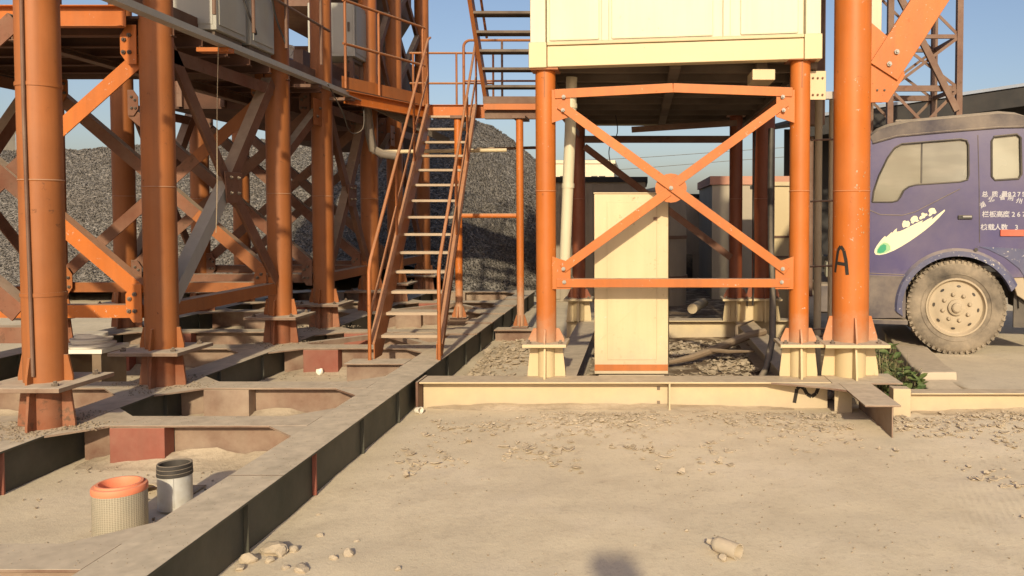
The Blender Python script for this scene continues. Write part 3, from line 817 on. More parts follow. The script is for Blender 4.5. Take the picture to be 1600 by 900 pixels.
# painted letter A around the leg
def wrap(path, wd, cx, cy, r):
    m = MB()
    for i in range(len(path) - 1):
        (t0, z0), (t1, z1) = path[i], path[i + 1]
        N = 6; ring = []
        dx, dz = (t1 - t0) * r, z1 - z0; L = math.hypot(dx, dz); ox, oz = -dz / L * wd / 2, dx / L * wd / 2
        for k in range(N + 1):
            u = k / N; t, z = t0 + (t1 - t0) * u, z0 + (z1 - z0) * u
            for q in (-1, 1):
                tt = t + q * ox / r; rr = r + .0016 + .0004 * i
                ring.append((cx + rr * math.sin(tt), cy - rr * math.cos(tt), z + q * oz))
        m.add(ring, [(2 * k, 2 * k + 1, 2 * k + 3, 2 * k + 2) for k in range(N)])
    return m
rad = .152
mA = MB()
for st_ in ([(-1.20, 1.115), (-.98, 1.30), (-.80, 1.335), (-.62, 1.30), (-.50, 1.22), (-.42, 1.10)], [(-1.12, 1.195), (-.46, 1.185)]):
    w_ = wrap(st_, .028, 1.77, 6.98, rad); mA.add(w_.v, w_.f)
mA.build('sprayed_letter', 'blackpaint', lc)
sc_ = MB()
for k in range(26):
    t = random.uniform(-.3, .95) * .8 + .2; z = random.uniform(1.42, 2.0); 
    L = random.uniform(.006, .02); q = wrap([(t, z), (t + L * 2.4, z + L * random.uniform(-.6, 1.2))], random.uniform(.004, .014), 1.77, 6.98, rad)
    sc_.add(q.v, q.f)
sc_.build('scuff_marks', 'pipe_tan', lc)['kind'] = 'stuff'
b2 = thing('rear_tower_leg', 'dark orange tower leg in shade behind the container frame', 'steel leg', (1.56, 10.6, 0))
column(b2, 1.57, 10.6, ZC + .001, .525, 6.2, .142, 'shade_dark_orange', 'cream', .215)
# ------------------------------------------------------------------ cream container room
ct = thing('cream_container', 'cream steel container room standing on the orange frame', 'container', (.28, 6.84, ZU))
x0, x1, y0, y1, z1 = -.895, 1.475, 6.83, 11.7, 5.35
tilt = lambda x: ZU - .045 + (x - x0) / (x1 - x0) * .075
def cprism(pts, dep, name, mat, par=ct, bevel=.006, y=None):
    return MB().prism([(x, y0 if y is None else y, z) for x, z in pts], (0, dep, 0)).build(name, mat, par, bevel=bevel)
# corner posts and rails of the near end
for xa, xb in ((x0, x0 + .125), (x1 - .125, x1)):
    cprism([(xa, tilt(xa)), (xb, tilt(xb)), (xb, z1), (xa, z1)], .13, 'corner_post', 'ctr_white')
    cprism([(xa - .012, tilt(xa) - .006), (xb + .01, tilt(xb) - .006), (xb + .01, tilt(xb) + .20), (xa - .012, tilt(xa) + .20)], .16, 'corner_casting', 'cream', y=y0 - .014)
xa, xb = x0 + .137, x1 - .137
cprism([(xa, tilt(xa)), (xb, tilt(xb)), (xb, tilt(xb) + .17), (xa, tilt(xa) + .17)], .12, 'bottom_rail', 'cream', y=y0 + .004)
cprism([(xa, tilt(xa) + .172), (xb, tilt(xb) + .172), (xb, tilt(xb) + .202), (xa, tilt(xa) + .202)], .09, 'drip_lip', 'cream_dirty', y=y0 - .012)
cprism([(x0 + .126, z1 - .12), (x1 - .126, z1 - .12), (x1 - .126, z1), (x0 + .126, z1)], .12, 'top_rail', 'ctr_white', y=y0 + .002)
zb = lambda x: tilt(x) + .204
cprism([(x0 + .127, zb(x0)), (x1 - .127, zb(x1)), (x1 - .127, z1 - .122), (x0 + .127, z1 - .122)], .03, 'end_wall', 'ctr_white', y=y0 + .07)
for (pa, pb) in ((-.745, -.335), (-.235, .60), (.825, 1.30)):
    cprism([(pa, zb(pa) + .02), (pb, zb(pb) + .02), (pb, z1 - .16), (pa, z1 - .16)], .020, 'wall_panel', 'ctr_white', bevel=.012, y=y0 + .0495)
for pa in (-.285, .71):
    cprism([(pa - .03, zb(pa) + .005), (pa + .03, zb(pa) + .005), (pa + .03, z1 - .13), (pa - .03, z1 - .13)], .030, 'wall_rib', 'ctr_white', bevel=.005, y=y0 + .0395)
# shell
for xs, nm in ((x0 + .01, 'side_wall'), (x1 - .05, 'side_wall')):
    MB().box(xs, xs + .04, y0 + .15, y1, ZU + .03, z1).build(nm, 'ctr_white', ct)
    for k in range(14):
        yy = y0 + .3 + k * .33
        xo = xs - .018 if xs < 0 else xs + .041
        MB().box(xo, xo + .017, yy, yy + .16, ZU + .1, z1 - .1).build('wall_rib', 'ctr_white', ct)
MB().box(x0 + .01, x1 - .01, y1 + .002, y1 + .04, ZU, z1).build('rear_wall', 'ctr_white', ct)
MB().box(x0, x1, y0, y1 + .04, z1 + .002, z1 + .05).build('roof', 'ctr_white', ct)
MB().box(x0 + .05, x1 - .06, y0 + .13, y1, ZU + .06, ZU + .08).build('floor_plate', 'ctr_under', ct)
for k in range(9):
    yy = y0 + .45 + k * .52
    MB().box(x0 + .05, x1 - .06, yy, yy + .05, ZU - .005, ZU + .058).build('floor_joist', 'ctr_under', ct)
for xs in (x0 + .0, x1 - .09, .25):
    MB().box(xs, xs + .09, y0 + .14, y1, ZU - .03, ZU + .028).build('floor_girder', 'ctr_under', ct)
bx = MB().box(.93, 1.12, 6.93, 7.25, 2.71, 2.80)
single(bx, 'cable_box', 'cream_dirty', 'small rust spotted cream box hanging below the container', 'box', (1.02, 7.1, 2.71), bevel=.006)
MB().box(.98, 1.07, 7.03, 7.15, 2.801, 2.88).build('hanger', 'ctr_under', bpy.data.objects['cable_box'])

# drain pipe behind the left column
pp = thing('downpipe', 'cream downpipe behind the left column of the container frame', 'pipe', (-.65, 7.35, .9))
MB().path([(-.60, 7.35, 2.80), (-.615, 7.35, 2.3), (-.665, 7.35, 1.18), (-.668, 7.37, 1.08), (-.665, 7.46, 1.01), (-.66, 7.7, .99)], .049, 16).build('pipe_run', 'ctr_white', pp)
for z, x in ((2.55, -.606), (1.85, -.634)):
    MB().lathe([(.05, -.02), (.055, -.02), (.055, .02), (.05, .02)], (x, 7.35, z), n=18, closed=True).build('pipe_joint', 'ctr_white', pp)

# tall cream cabinet
cb = thing('cream_cabinet', 'tall cream sheet metal cabinet with orange stripe at its foot', 'cabinet', (-.06, 7.2, .22))
MB().box(-.395, .245, 7.16, 7.62, .215, 1.775).build('body', 'cabinet', cb, bevel=.006)
MB().box(-.392, .242, 7.1566, 7.1596, .245, .30).build('orange_stripe', 'stripe', cb)
for xx in (-.29, .145):
    MB().box(xx, xx + .007, 7.155, 7.1592, .33, 1.72).build('door_seam', 'cream_dirty', cb)
MB().box(-.283, .144, 7.1545, 7.1592, .34, 1.70).build('door', 'cabinet', cb, bevel=.002)
for zz in (.98, 1.55):
    MB().box(.246, .252, 7.20, 7.56, .30, 1.70).build('side_panel', 'cabinet', cb)
MB().box(-.40, .25, 7.15, 7.63, 1.7755, 1.787).build('top_sheet', 'cream_dirty', cb, bevel=.002)
MB().box(.115, .15, 7.138, 7.154, zz, zz + .025).build('hinge', 'brown_steel', cb)
MB().box(-.13, -.07, 7.145, 7.1542, 1.535, 1.565).build('latch', 'brown_steel', cb)
ribbon([(-.34, 7.154, .52), (-.10, 7.154, .74), (.16, 7.154, .99)], .008, .001).build('scrape', 'cream_dirty', cb)
ribbon([(-.24, 7.154, 1.60), (-.05, 7.154, 1.40), (.05, 7.154, 1.28)], .004, .001).build('scrape', 'cream_dirty', cb)
MB().box(-.36, .21, 7.20, 7.58, .0, .214).build('plinth', 'concrete', cb)

# ------------------------------------------------------------------ truck
TK = thing('truck', 'dusty purple blue cab truck with white and green side emblem parked on the slab', 'truck', (3.275, 8.56, .14))
TK.scale = (.972, .972, .972)
TK.rotation_euler = (0, 0, R(-11))
ORG[TK.name] = V((0, 0, 0))            # truck parts are modelled in truck space
def T(px, py):                            # side view sheet of the truck: metres right of the wheel centre, metres up
    return ((px - 1498) / 154.0, (557 - py) / 147.0)
WR = .515
bot = T(1355, 498)[1]
arch_r = .60; wz = .505
ar0, ar1 = math.radians(168), math.radians(34)
arch = [(arch_r * math.cos(ar0 + (ar1 - ar0) * i / 22), wz + arch_r * .98 * math.sin(ar0 + (ar1 - ar0) * i / 22)) for i in range(23)]
out_px = [(1305, 498), (1300, 420), (1302, 320), (1318, 285), (1343, 232), (1362, 213), (1385, 202)]
outline = [T(*p) for p in out_px] + [T(1440, 195), T(1560, 188), T(1610, 186), T(1632, 196), T(1640, 215), T(1642, 420)]
outline += [(T(1642, 420)[0], .86)] + arch[::-1] + [(arch[0][0], bot)]
win = [T(*p) for p in [(1362, 317), (1364, 300), (1372, 276), (1386, 247), (1397, 232), (1408, 226), (1500, 220), (1509, 222), (1512, 229), (1513, 276), (1511, 283), (1500, 286), (1432, 290), (1420, 293), (1412, 299), (1407, 309), (1402, 315), (1394, 317)]]
win2 = [T(*p) for p in [(1548, 278), (1547, 224), (1551, 217), (1585, 214), (1591, 219), (1593, 275), (1589, 282), (1553, 284)]]
def sheet(loops, y, dep):
    """flat sheet with holes in the x-z plane, thickened along y"""
    bm = bmesh.new(); edges = []
    for lp in loops:
        vs_ = [bm.verts.new((x, y, z)) for x, z in lp]
        for i in range(len(vs_)): edges.append(bm.edges.new((vs_[i], vs_[(i + 1) % len(vs_)])))
    r = bmesh.ops.triangle_fill(bm, use_beauty=True, use_dissolve=False, edges=edges)
    fcs = [f for f in bm.faces]
    ex = bmesh.ops.extrude_face_region(bm, geom=fcs)
    for v in [e for e in ex['geom'] if isinstance(e, bmesh.types.BMVert)]: v.co.y += dep
    bmesh.ops.recalc_face_normals(bm, faces=bm.faces)
    m = MB(); bm.verts.index_update()
    m.v = [v.co.copy() for v in bm.verts]; m.f = [tuple(v.index for v in f.verts) for f in bm.faces]
    bm.free(); return m
body = sheet([outline, win, win2], 0, .05).build('cab_side', 'truck', TK, bevel=.006, smooth=30)
WID = 1.95
sheet([outline, win], WID - .05, .05).build('cab_side', 'truck', TK, smooth=30)
top = outline[5:12]
roof_pts = [outline[4]] + outline[5:13]
def skin(pts, name, mat, y0_, y1_, lift=0.0, th=.03, n=10, crown=.0):
    m = MB(); N = len(pts)
    for k in range(n + 1):
        t = k / n; y = y0_ + (y1_ - y0_) * t; c = crown * math.sin(math.pi * t) ** .5
        for x, z in pts: m.v.append(V((x, y, z + lift + c)))
    for k in range(n):
        for i in range(N - 1): m.f.append((k * N + i, k * N + i + 1, (k + 1) * N + i + 1, (k + 1) * N + i))
    return m.build(name, mat, TK, smooth=50)
# domed roof standing above the side line
rp = [T(1352, 224), T(1357, 214), T(1372, 203), T(1388, 198), T(1420, 192), T(1480, 188), T(1560, 182), T(1585, 184), T(1605, 190), T(1622, 203), T(1636, 222)]
m = MB(); N = len(rp); n = 14
for k in range(n + 1):
    t = k / n; y = -.012 + (WID + .024) * t; s = math.sin(math.pi * t) ** .38
    for i, (x, z) in enumerate(rp):
        e = math.sin(math.pi * i / (N - 1)) ** .5
        base = T(0, 216)[1] if 0 < i < N - 1 else z
        m.v.append(V((x, y, z + .075 * s * e)))
for k in range(n):
    for i in range(N - 1): m.f.append((k * N + i, k * N + i + 1, (k + 1) * N + i + 1, (k + 1) * N + i))
roof = m.build('roof', 'truck_roof', TK, smooth=60)
# side drip rail of the roof
gut = [T(1362, 224), T(1400, 214), T(1480, 208), T(1560, 203), T(1612, 203), T(1632, 214)]
MB().path([(x, -.012, z) for x, z in gut], .011, 8).build('drip_rail', 'truck_roof', TK)
sheet([rp[1:-1] + [T(1632, 214), T(1612, 203), T(1560, 203), T(1480, 208), T(1400, 214), T(1362, 223)]], -.010, .03).build('roof_side', 'truck_roof', TK, smooth=40)
MB().obox(V((T(1424, 0)[0], .30, T(0, 188)[1])), (.16, 0, 0), (0, .10, 0), (0, 0, .025)).build('roof_vent', 'truck_roof', TK, bevel=.02)
# front, windscreen, back, floor
fr = [T(1305, 498), T(1300, 420), T(1302, 322)]
skin(fr, 'front_panel', 'truck', .05, WID - .05)
skin([T(1303, 320), T(1318, 285), T(1343, 232), T(1352, 224)], 'windscreen', 'glass', .06, WID - .06)
skin([T(1640, 215), T(1642, 420)], 'rear_wall', 'truck', .05, WID - .05)
skin([T(1305, 498), T(1415, 498)], 'cab_floor', 'black', .05, WID - .05)
MB().box(-.75, .85, .5, WID - .1, .95, 1.12).build('engine_cover', 'black', TK)
st_ = MB().box(.05, .5, .18, .75, 1.12, 1.28).build('seat', 'cloth_dark', TK, bevel=.03)
MB().box(.45, .58, .18, .75, 1.25, 1.95).build('seat_back', 'cloth_dark', st_, bevel=.03)
MB().lathe([(.19, -.012), (.205, 0), (.19, .012), (.178, 0)], (-.62, .5, 1.5), (-.8, 0, .75), 24, True).build('steering_wheel', 'black', TK)
# glass
def pane(lp, name, mat, y):
    return sheet([[(x, z) for x, z in lp]], y, .006).build(name, mat, TK)
pn = pane(win, 'door_window', 'glass', .022)
xm = T(1440, 0)[0]
sl = [(x, z) for x, z in win if x > xm]
zt_s = max(z for x, z in sl); 
sheet([[(xm + .008, T(0, 291)[1]), (T(1506, 0)[0], T(0, 284)[1]), (T(1510, 0)[0], T(0, 279)[1]), (T(1509, 0)[0], T(0, 230)[1]), (T(1505, 0)[0], T(0, 224)[1]), (xm + .008, T(0, 226)[1])]], .0165, .004).build('sliding_pane', 'glass_slide', pn)
MB().box(xm - .008, xm + .008, .014, .0215, T(0, 290)[1], T(0, 225)[1]).build('window_divider', 'black', pn)
pr = pane(win2, 'rear_quarter_window', 'glass_rear', .022)
def loop(lp, r, y, name, mat, par):
    return MB().path([(x, y, z) for x, z in lp + [lp[0]]], r, 8, False).build(name, mat, par)
loop(win, .010, .0, 'window_seal', 'black', pn); loop(win2, .012, .0, 'window_seal', 'black', pr)
bar = [T(1410, 318), T(1414, 305), T(1425, 297), T(1513, 288)]
# door shut lines and swage line
for lp in ([T(1526, 214), T(1529, 290), T(1531, 380)], [T(1358, 330), T(1375, 337), T(1410, 338), T(1430, 333), T(1500, 297)], [T(1356, 430), T(1420, 432)]):
    MB().path([(x, -.001, z) for x, z in lp], .0045, 6).build('door_seam', 'truck_roof', TK)
dh = MB().obox(V((T(1508, 342)[0], -.008, T(0, 341)[1])), (.072, 0, 0), (0, .012, 0), (0, 0, .022)).build('door_handle', 'black', TK, bevel=.006)
MB().obox(V((T(1511, 341)[0], -.024, T(0, 340)[1])), (.045, 0, 0), (0, .005, 0), (0, 0, .008)).build('handle_pull', 'grey_steel', dh)
# lower sill panel and step
MB().prism([(T(1306, 430)[0], -.012, T(0, 432)[1]), (T(1417, 430)[0], -.012, T(0, 434)[1]), (T(1417, 430)[0], -.012, T(0, 500)[1]), (T(1306, 430)[0], -.012, T(0, 504)[1])], (0, .01, 0)).build('sill_panel', 'truck_roof', TK, bevel=.004)
MB().box(T(1300, 0)[0], T(1420, 0)[0], -.05, .30, T(0, 510)[1], T(0, 503)[1]).build('step', 'truck_roof', TK, bevel=.004)
MB().box(T(1290, 0)[0] - .12, T(1300, 0)[0], -.02, WID + .02, .42, .74).build('bumper', 'truck_roof', TK, bevel=.03)
for yy in (.1, WID - .42):
    MB().box(T(1290, 0)[0] - .02, T(1300, 0)[0], yy, yy + .32, .80, .98).build('headlight', 'glass_rear', TK, bevel=.02)
# wheel arch lip and rear fender
lip = [((arch_r + .05) * math.cos(t), wz + (arch_r + .05) * .98 * math.sin(t)) for t in [R(183) + (R(24) - R(183)) * i / 26 for i in range(27)]]
lip_in = [((arch_r - .035) * math.cos(t), wz + (arch_r - .035) * .98 * math.sin(t)) for t in [R(190) + (R(20) - R(190)) * i / 26 for i in range(27)]]
m = MB()
for i in range(27):
    xo, zo = lip[i]; xi, zi = lip_in[i]; xm_, zm_ = (xo + xi) / 2 + (xo - xi) * .15, (zo + zi) / 2 + (zo - zi) * .15
    m.v += [V((xo, -.004, zo)), V((xm_, -.035, zm_)), V((xi, -.038, zi)), V((xi, .10, zi)), V((xo, .01, zo))]
for i in range(26):
    for k in range(5): m.f.append((i * 5 + k, i * 5 + (k + 1) % 5, (i + 1) * 5 + (k + 1) % 5, (i + 1) * 5 + k))
m.f += [(0, 1, 2, 3, 4), tuple(26 * 5 + k for k in (4, 3, 2, 1, 0))]
fd = m.build('fender', 'truck_scratched', TK, smooth=40)
m = MB()
NA = 20
for i in range(NA + 1):
    t = R(185) + (R(0) - R(185)) * i / NA
    for y in (.06, .55): m.v.append(V((.63 * math.cos(t), y, wz + .63 * math.sin(t))))
for i in range(NA): m.f.append((2 * i, 2 * i + 1, 2 * i + 3, 2 * i + 2))
m.build('wheel_well', 'black', fd)
fx = [T(1528, 386), T(1642, 392), T(1642, 425), T(1606, 442), T(1592, 420), T(1570, 403), T(1545, 391)]
sheet([fx], -.010, .009).build('fender_panel', 'truck_scratched', TK)
MB().lathe([(0, 0), (.02, 0), (.02, .003), (0, .003)], (T(1525, 0)[0], -.032, T(0, 391)[1]), (0, -1, 0), 10).build('fender_hole', 'black', fd)
# red plate
MB().box(T(1562, 0)[0], T(1598, 0)[0], -.02, -.002, T(0, 370)[1], T(0, 360)[1]).build('reflector', 'red_plate', TK, bevel=.003)
MB().box(T(1599, 0)[0], T(1640, 0)[0], -.018, -.002, T(0, 369)[1], T(0, 358)[1]).build('reflector', 'pipe_tan', TK, bevel=.003)
# rusty bracket, mudflap, chassis
MB().prism([(*[T(1578, 425)[0]], .02, T(0, 425)[1]), (T(1600, 0)[0], .02, T(0, 418)[1]), (T(1625, 0)[0], .02, T(0, 450)[1]), (T(1618, 0)[0], .02, T(0, 480)[1]), (T(1590, 0)[0], .02, T(0, 462)[1])], (0, .05, 0)).build('step_bracket', 'rim', TK, bevel=.01)
MB().box(T(1588, 0)[0], T(1660, 0)[0], .10, .13, .30, .82).build('mudflap', 'black', TK)
for yy in (.48, WID - .56):
    MB().box(-1.3, 3.6, yy, yy + .08, .58, .80).build('chassis_rail', 'black', TK)
MB().tube((0, .3, wz), (0, WID - .3, wz), .06, 14).build('axle', 'black', TK)
# cargo bed front, mostly past the right edge
bed = MB().box(1.15, 3.7, -.04, WID + .04, .98, 1.08).build('bed_floor', 'truck_roof', TK)
MB().box(1.15, 1.19, -.04, WID + .04, 1.08, 1.95).build('headboard', 'truck', bed)
MB().box(1.20, 3.7, -.04, 0, 1.085, 1.60).build('side_board', 'truck', bed)
# wheels
def wheel(yc, sgn):
    ax = V((0, sgn, 0)); o = (0, yc, wz - .0)
    hwid = .12
    prof = [(.30, hwid * .82), (.33, hwid * .95), (.40, hwid * 1.06), (.455, hwid * 1.02), (.490, hwid * .86), (.503, hwid * .6), (.505, 0), (.503, -hwid * .6), (.490, -hwid * .86), (.40, -hwid), (.30, -hwid * .8)]
    ty = MB().lathe(prof, o, ax, 64).build('wheel', 'tyre', TK, smooth=45)
    lug = MB()
    for k in range(52):
        t = 2 * math.pi * k / 52; d = V((math.cos(t), 0, math.sin(t))); tg = V((-math.sin(t), 0, math.cos(t)))
        lug.obox(V(o) + d * .490 + ax * hwid * .80, d * .018, tg * .013, ax * .024)
        lug.obox(V(o) + d * .503 + ax * hwid * .2 + tg * .02, d * .007, tg * .018, ax * .06)
        lug.obox(V(o) + d * .492 - ax * hwid * .80, d * .026, tg * .016, ax * .026)
    lug.build('tread_lugs', 'tyre', ty)
    MB().lathe([(.355, hwid * 1.055), (.36, hwid * 1.075), (.365, hwid * 1.06)], o, ax, 48).build('sidewall_ring', 'tyre', ty)
    rim = MB().lathe([(.318, hwid * .80), (.312, hwid * 1.02), (.296, hwid * 1.03), (.288, hwid * .80), (.275, hwid * .62), (.262, hwid * .60), (.215, hwid * .80), (.165, hwid * .86), (.12, hwid * .84), (.115, hwid * .84), (.0, hwid * .84)], o, ax, 48).build('rim', 'rim', ty, smooth=40)
    MB().lathe([(.085, hwid * .84), (.085, hwid * 1.1), (.072, hwid * 1.16), (.055, hwid * 1.17), (.05, hwid * 1.42), (.036, hwid * 1.52), (0, hwid * 1.54)], o, ax, 24).build('hub', 'rim', ty)
    for k in range(8):
        t = 2 * math.pi * (k + .3) / 8; d = V((math.cos(t), 0, math.sin(t)))
        MB().lathe([(.022, hwid * .84), (.022, hwid * .98), (.017, hwid * 1.04), (.012, hwid * 1.12), (0, hwid * 1.13)], V(o) + d * .142, ax, 8).build('wheel_nut', 'rim', ty)
        t2 = 2 * math.pi * (k + .85) / 8; d2 = V((math.cos(t2), 0, math.sin(t2))); tg = V((-math.sin(t2), 0, math.cos(t2)))
        mm = MB(); cpt = V(o) + d2 * .226 + ax * (hwid * .775)
        nn = (ax * .9 + d2 * .42).normalized(); dd = (d2 - nn * d2.dot(nn)).normalized()
        mm.prism([cpt + dd * .013 * math.cos(a_) + tg * .022 * math.sin(a_) for a_ in [i * math.pi / 5 for i in range(10)]], nn * .006)
        mm.build('vent_hole', 'black', ty)
    return ty
wheel(.17, -1); wheel(WID - .17, 1)
# lettering painted on the cab
def text(s, x, z, size, par, rotz=0, name='lettering', squash=1.0, mat='lettering', bold=.0009):
    cu = bpy.data.curves.new('lettering', 'FONT'); cu.body = s; cu.size = size; cu.offset = bold
    cu.resolution_u = 3; cu.extrude = .0008
    ob = bpy.data.objects.new('tmp', cu); col.objects.link(ob)
    bpy.context.view_layer.update()
    me = bpy.data.meshes.new_from_object(ob.evaluated_get(bpy.context.evaluated_depsgraph_get()))
    bpy.data.objects.remove(ob); me.materials.clear(); me.materials.append(M[mat]); me.name = name
    o = bpy.data.objects.new(name, me); col.objects.link(o); o.parent = par
    o.rotation_euler = (R(90), rotz, 0); o.location = (x, -.0018, z); o.scale = (squash, 1, 1)
    return o
ls1 = .105
def row(s_at, y, size, mat='lettering'):
    for ch, px in s_at: text(ch, *T(px, y), size, TK, mat=mat)
row([('总', 1533), ('质', 1548), ('量', 1563), ('8', 1573), ('2', 1580), ('7', 1587), ('5', 1594), ('k', 1601), ('g', 1607)], 309, .066)
row([('栏', 1534), ('板', 1545), ('高', 1555.5), ('度', 1565.5), ('2', 1579), ('6', 1587), ('7', 1595), ('0', 1603)], 340, .070)
row([('核', 1532), ('载', 1543), ('人', 1553), ('数', 1563), ('3', 1584)], 360, .070)
for ch, px, py, r_ in (('湖', 1532, 327, -.5), ('北', 1544, 318, -.35), ('省', 1560, 314, -.1), ('荆', 1572, 314, .1), ('州', 1585, 318, .25), ('兴', 1598, 326, .4)):
    text(ch, *T(px, py), .062, TK, rotz=r_)
# emblem: tapering brush stroke with four lumpy characters, traced in the side view
def shape(px, y, name, mat, dep=.0012):
    return sheet([[T(a_, b_) for a_, b_ in px]], y, dep).build(name, mat, TK)
Z = lambda x, y: (1360 + x / 9.0, 320 + y / 9.0)
swoosh = [(55, 690), (60, 650), (90, 595), (130, 540), (170, 490), (208, 455), (222, 475), (260, 440), (300, 402), (310, 412), (345, 370), (376, 345), (372, 395), (420, 388), (480, 362), (560, 320), (640, 280), (700, 250), (745, 232), (725, 270), (790, 230), (880, 180), (868, 222), (940, 160), (1048, 80), (1052, 100), (970, 195), (880, 285), (780, 370), (680, 445), (560, 530), (440, 605), (330, 665), (220, 710), (130, 728), (75, 722)]
shape([Z(*p) for p in swoosh], -.0022, 'emblem', 'decal')
em = bpy.data.objects['emblem']
gr1 = [(85, 690), (95, 640), (140, 580), (195, 545), (250, 560), (285, 600), (290, 655), (220, 695), (140, 712), (95, 710)]
gr2 = [(98, 690), (105, 650), (145, 595), (190, 572), (225, 590), (225, 650), (190, 690), (135, 703)]
o = sheet([[T(*Z(*p)) for p in gr1]], -.0030, .0006).build('emblem_tint', 'decal_mid', em)
o = sheet([[T(*Z(*p)) for p in gr2]], -.0038, .0006).build('emblem_tint', 'decal_green', em)
glyphs = [[(450, 290), (462, 245), (490, 232), (505, 245), (540, 240), (562, 270), (556, 310), (530, 330), (500, 325), (470, 340), (455, 320)],
          [(565, 230), (580, 195), (615, 170), (650, 170), (670, 190), (672, 222), (695, 240), (660, 255), (630, 250), (605, 280), (575, 270), (580, 250)],
          [(690, 200), (705, 175), (728, 165), (718, 140), (735, 125), (755, 128), (770, 140), (800, 135), (810, 160), (780, 175), (768, 200), (740, 205), (715, 222), (695, 215)],
          [(818, 100), (835, 70), (870, 58), (905, 62), (920, 90), (935, 120), (915, 140), (880, 140), (860, 165), (835, 178), (822, 165), (838, 130)]]
for gl in glyphs: shape([Z(*p) for p in gl], -.0022, 'emblem_character', 'decal')
# ------------------------------------------------------------------ lattice tower, shed, buildings
lt = thing('lattice_tower', 'dark rusty lattice tower rising behind the truck cab', 'lattice tower', (4.4, 13.0, 0))
lx0, lx1, ly0, ly1 = 3.88, 4.95, 13.0, 14.1
for x in (lx0, lx1):
    for y in (ly0, ly1):
        MB().box(x - .045, x + .045, y - .045, y + .045, 0, 6.6).build('leg', 'brown_steel', lt)
lev = [.3, 1.35, 2.45, 3.55, 4.35, 5.4, 6.5]
for i, z in enumerate(lev):
    for y in (ly0, ly1):
        MB().bar((lx0 + .046, y, z), (lx1 - .046, y, z), .09 if i == 3 else .06, .05).build('cross_bar', 'brown_steel', lt)
    for x in (lx0, lx1):
        MB().bar((x, ly0 + .046, z), (x, ly1 - .046, z), .06, .05, (1, 0, 0)).build('cross_bar', 'brown_steel', lt)
for i in range(len(lev) - 1):
    for y in (ly0 - .03, ly1 + .03):
        MB().bar((lx0, y, lev[i]), (lx1, y, lev[i + 1]), .045, .012).build('diagonal', 'brown_steel', lt)
        MB().bar((lx0, y + .02, lev[i + 1]), (lx1, y + .02, lev[i]), .045, .012).build('diagonal', 'brown_steel', lt)
MB().bar((3.98, 12.95, 5.0), (4.9, 12.93, 3.2), .10, .06).build('diagonal', 'brown_steel', lt)

sh = thing('shed', 'long dark open shed with blue grey roof edge behind the truck', 'shed', (8, 17, 0))
MB().prism([(3.0, 16.0, 3.38), (16, 16.0, 5.30), (16, 16.0, 5.36), (3.0, 16.0, 3.44)], (0, 9, .6)).build('roof_sheet', 'shed_dark', sh)
MB().prism([(3.0, 15.95, 3.40), (16, 15.95, 5.32), (16, 15.95, 5.38), (3.0, 15.95, 3.46)], (0, .045, 0)).build('roof_edge', 'shed_edge', sh)
MB().prism([(3.0, 15.97, 3.05), (16, 15.97, 4.9), (16, 15.97, 5.30), (3.0, 15.97, 3.37)], (0, .02, 0)).build('fascia_board', 'shed_dark', sh)
for k in range(12):
    x = 3.2 + k * 1.1; zt_ = 3.35 + (x - 3) * .1477
    MB().box(x, x + 1.09, 18.5 + .02 * (k % 2), 18.56 + .02 * (k % 2), 0, zt_ + .1).build('wall_panel', 'shed_dark', sh)
for x in (3.3, 6.5, 9.7, 13):
    MB().tube((x, 16.2, 0), (x, 16.2, 3.3 + (x - 3) * .147), .07, 12).build('post', 'brown_steel', sh)
MB().tube((6.2, 15.7, 2.95), (9.6, 15.7, 4.1), .09, 12).build('chute_pipe', 'black', sh)

def building(name, label, x0, x1, y0, y1, h, mat, top=None, topmat=None, wins=(), door=None, cat='building'):
    b = thing(name, label, cat, ((x0 + x1) / 2, y0, 0))
    wl = MB().box(x0, x1, y0, y1, 0, h).build('wall', mat, b)
    if top: MB().box(x0 - .04, x1 + .04, y0 - .04, y1 + .04, h + .002, h + top).build('parapet', topmat or mat, b)
    for (xa, xb, za, zb_) in wins:
        wn = MB().box(xa, xb, y0 - .02, y0 + .05, za, zb_).build('window', 'window_dark', b)
        MB().box(xa - .05, xb + .05, y0 - .05, y0 - .021, za - .07, za - .005).build('sill', mat, wn)
        MB().box((xa + xb) / 2 - .02, (xa + xb) / 2 + .02, y0 - .03, y0 - .0205, za, zb_).build('mullion', 'wall_cream', wn)
    if door:
        xa, xb, zb_ = door
        d = MB().box(xa, xb, y0 - .025, y0 + .05, .02, zb_).build('door', 'window_dark', b)
        MB().box(xa - .05, xb + .05, y0 - .04, y0 - .0255, zb_ + .01, zb_ + .08).build('lintel', mat, d)
    return b
b1 = building('brown_shed', 'low brown sheet walled shed behind the left of the container frame', -1.75, .1, 15.2, 18, 2.18, 'wall_brown', .1, 'shed_dark')
for k in range(9):
    MB().box(-1.74 + k * .2, -1.66 + k * .2, 15.165, 15.198, .05, 2.15).build('wall_rib', 'wall_brown', b1)
tn = thing('round_tank', 'brown round tank beside the low brown shed', 'tank', (.38, 14.6, 0))
MB().lathe([(0, 0), (.42, 0), (.42, 2.0), (.40, 2.02), (0, 2.10)], (.40, 14.7, 0), n=28).build('shell', 'wall_brown', tn)
for z in (.5, 1.2, 1.95): MB().lathe([(.422, z - .03), (.44, z - .03), (.44, z + .03), (.422, z + .03)], (.40, 14.7, 0), n=28, closed=True).build('hoop', 'brown_steel', tn)
building('yard_wall', 'brown plastered yard wall with dark doorway far behind the container frame', .3, 2.2, 19.0, 19.3, 1.98, 'wall_brown', .08, 'shed_dark', (), (.92, 1.20, .68 + .0))
building('brick_topped_house', 'tan house with red brick parapet behind the right rear legs', 1.35, 3.05, 15.6, 19, 2.15, 'wall_tan', .16, 'brick_red', ((2.3, 2.8, .95, 1.6),))
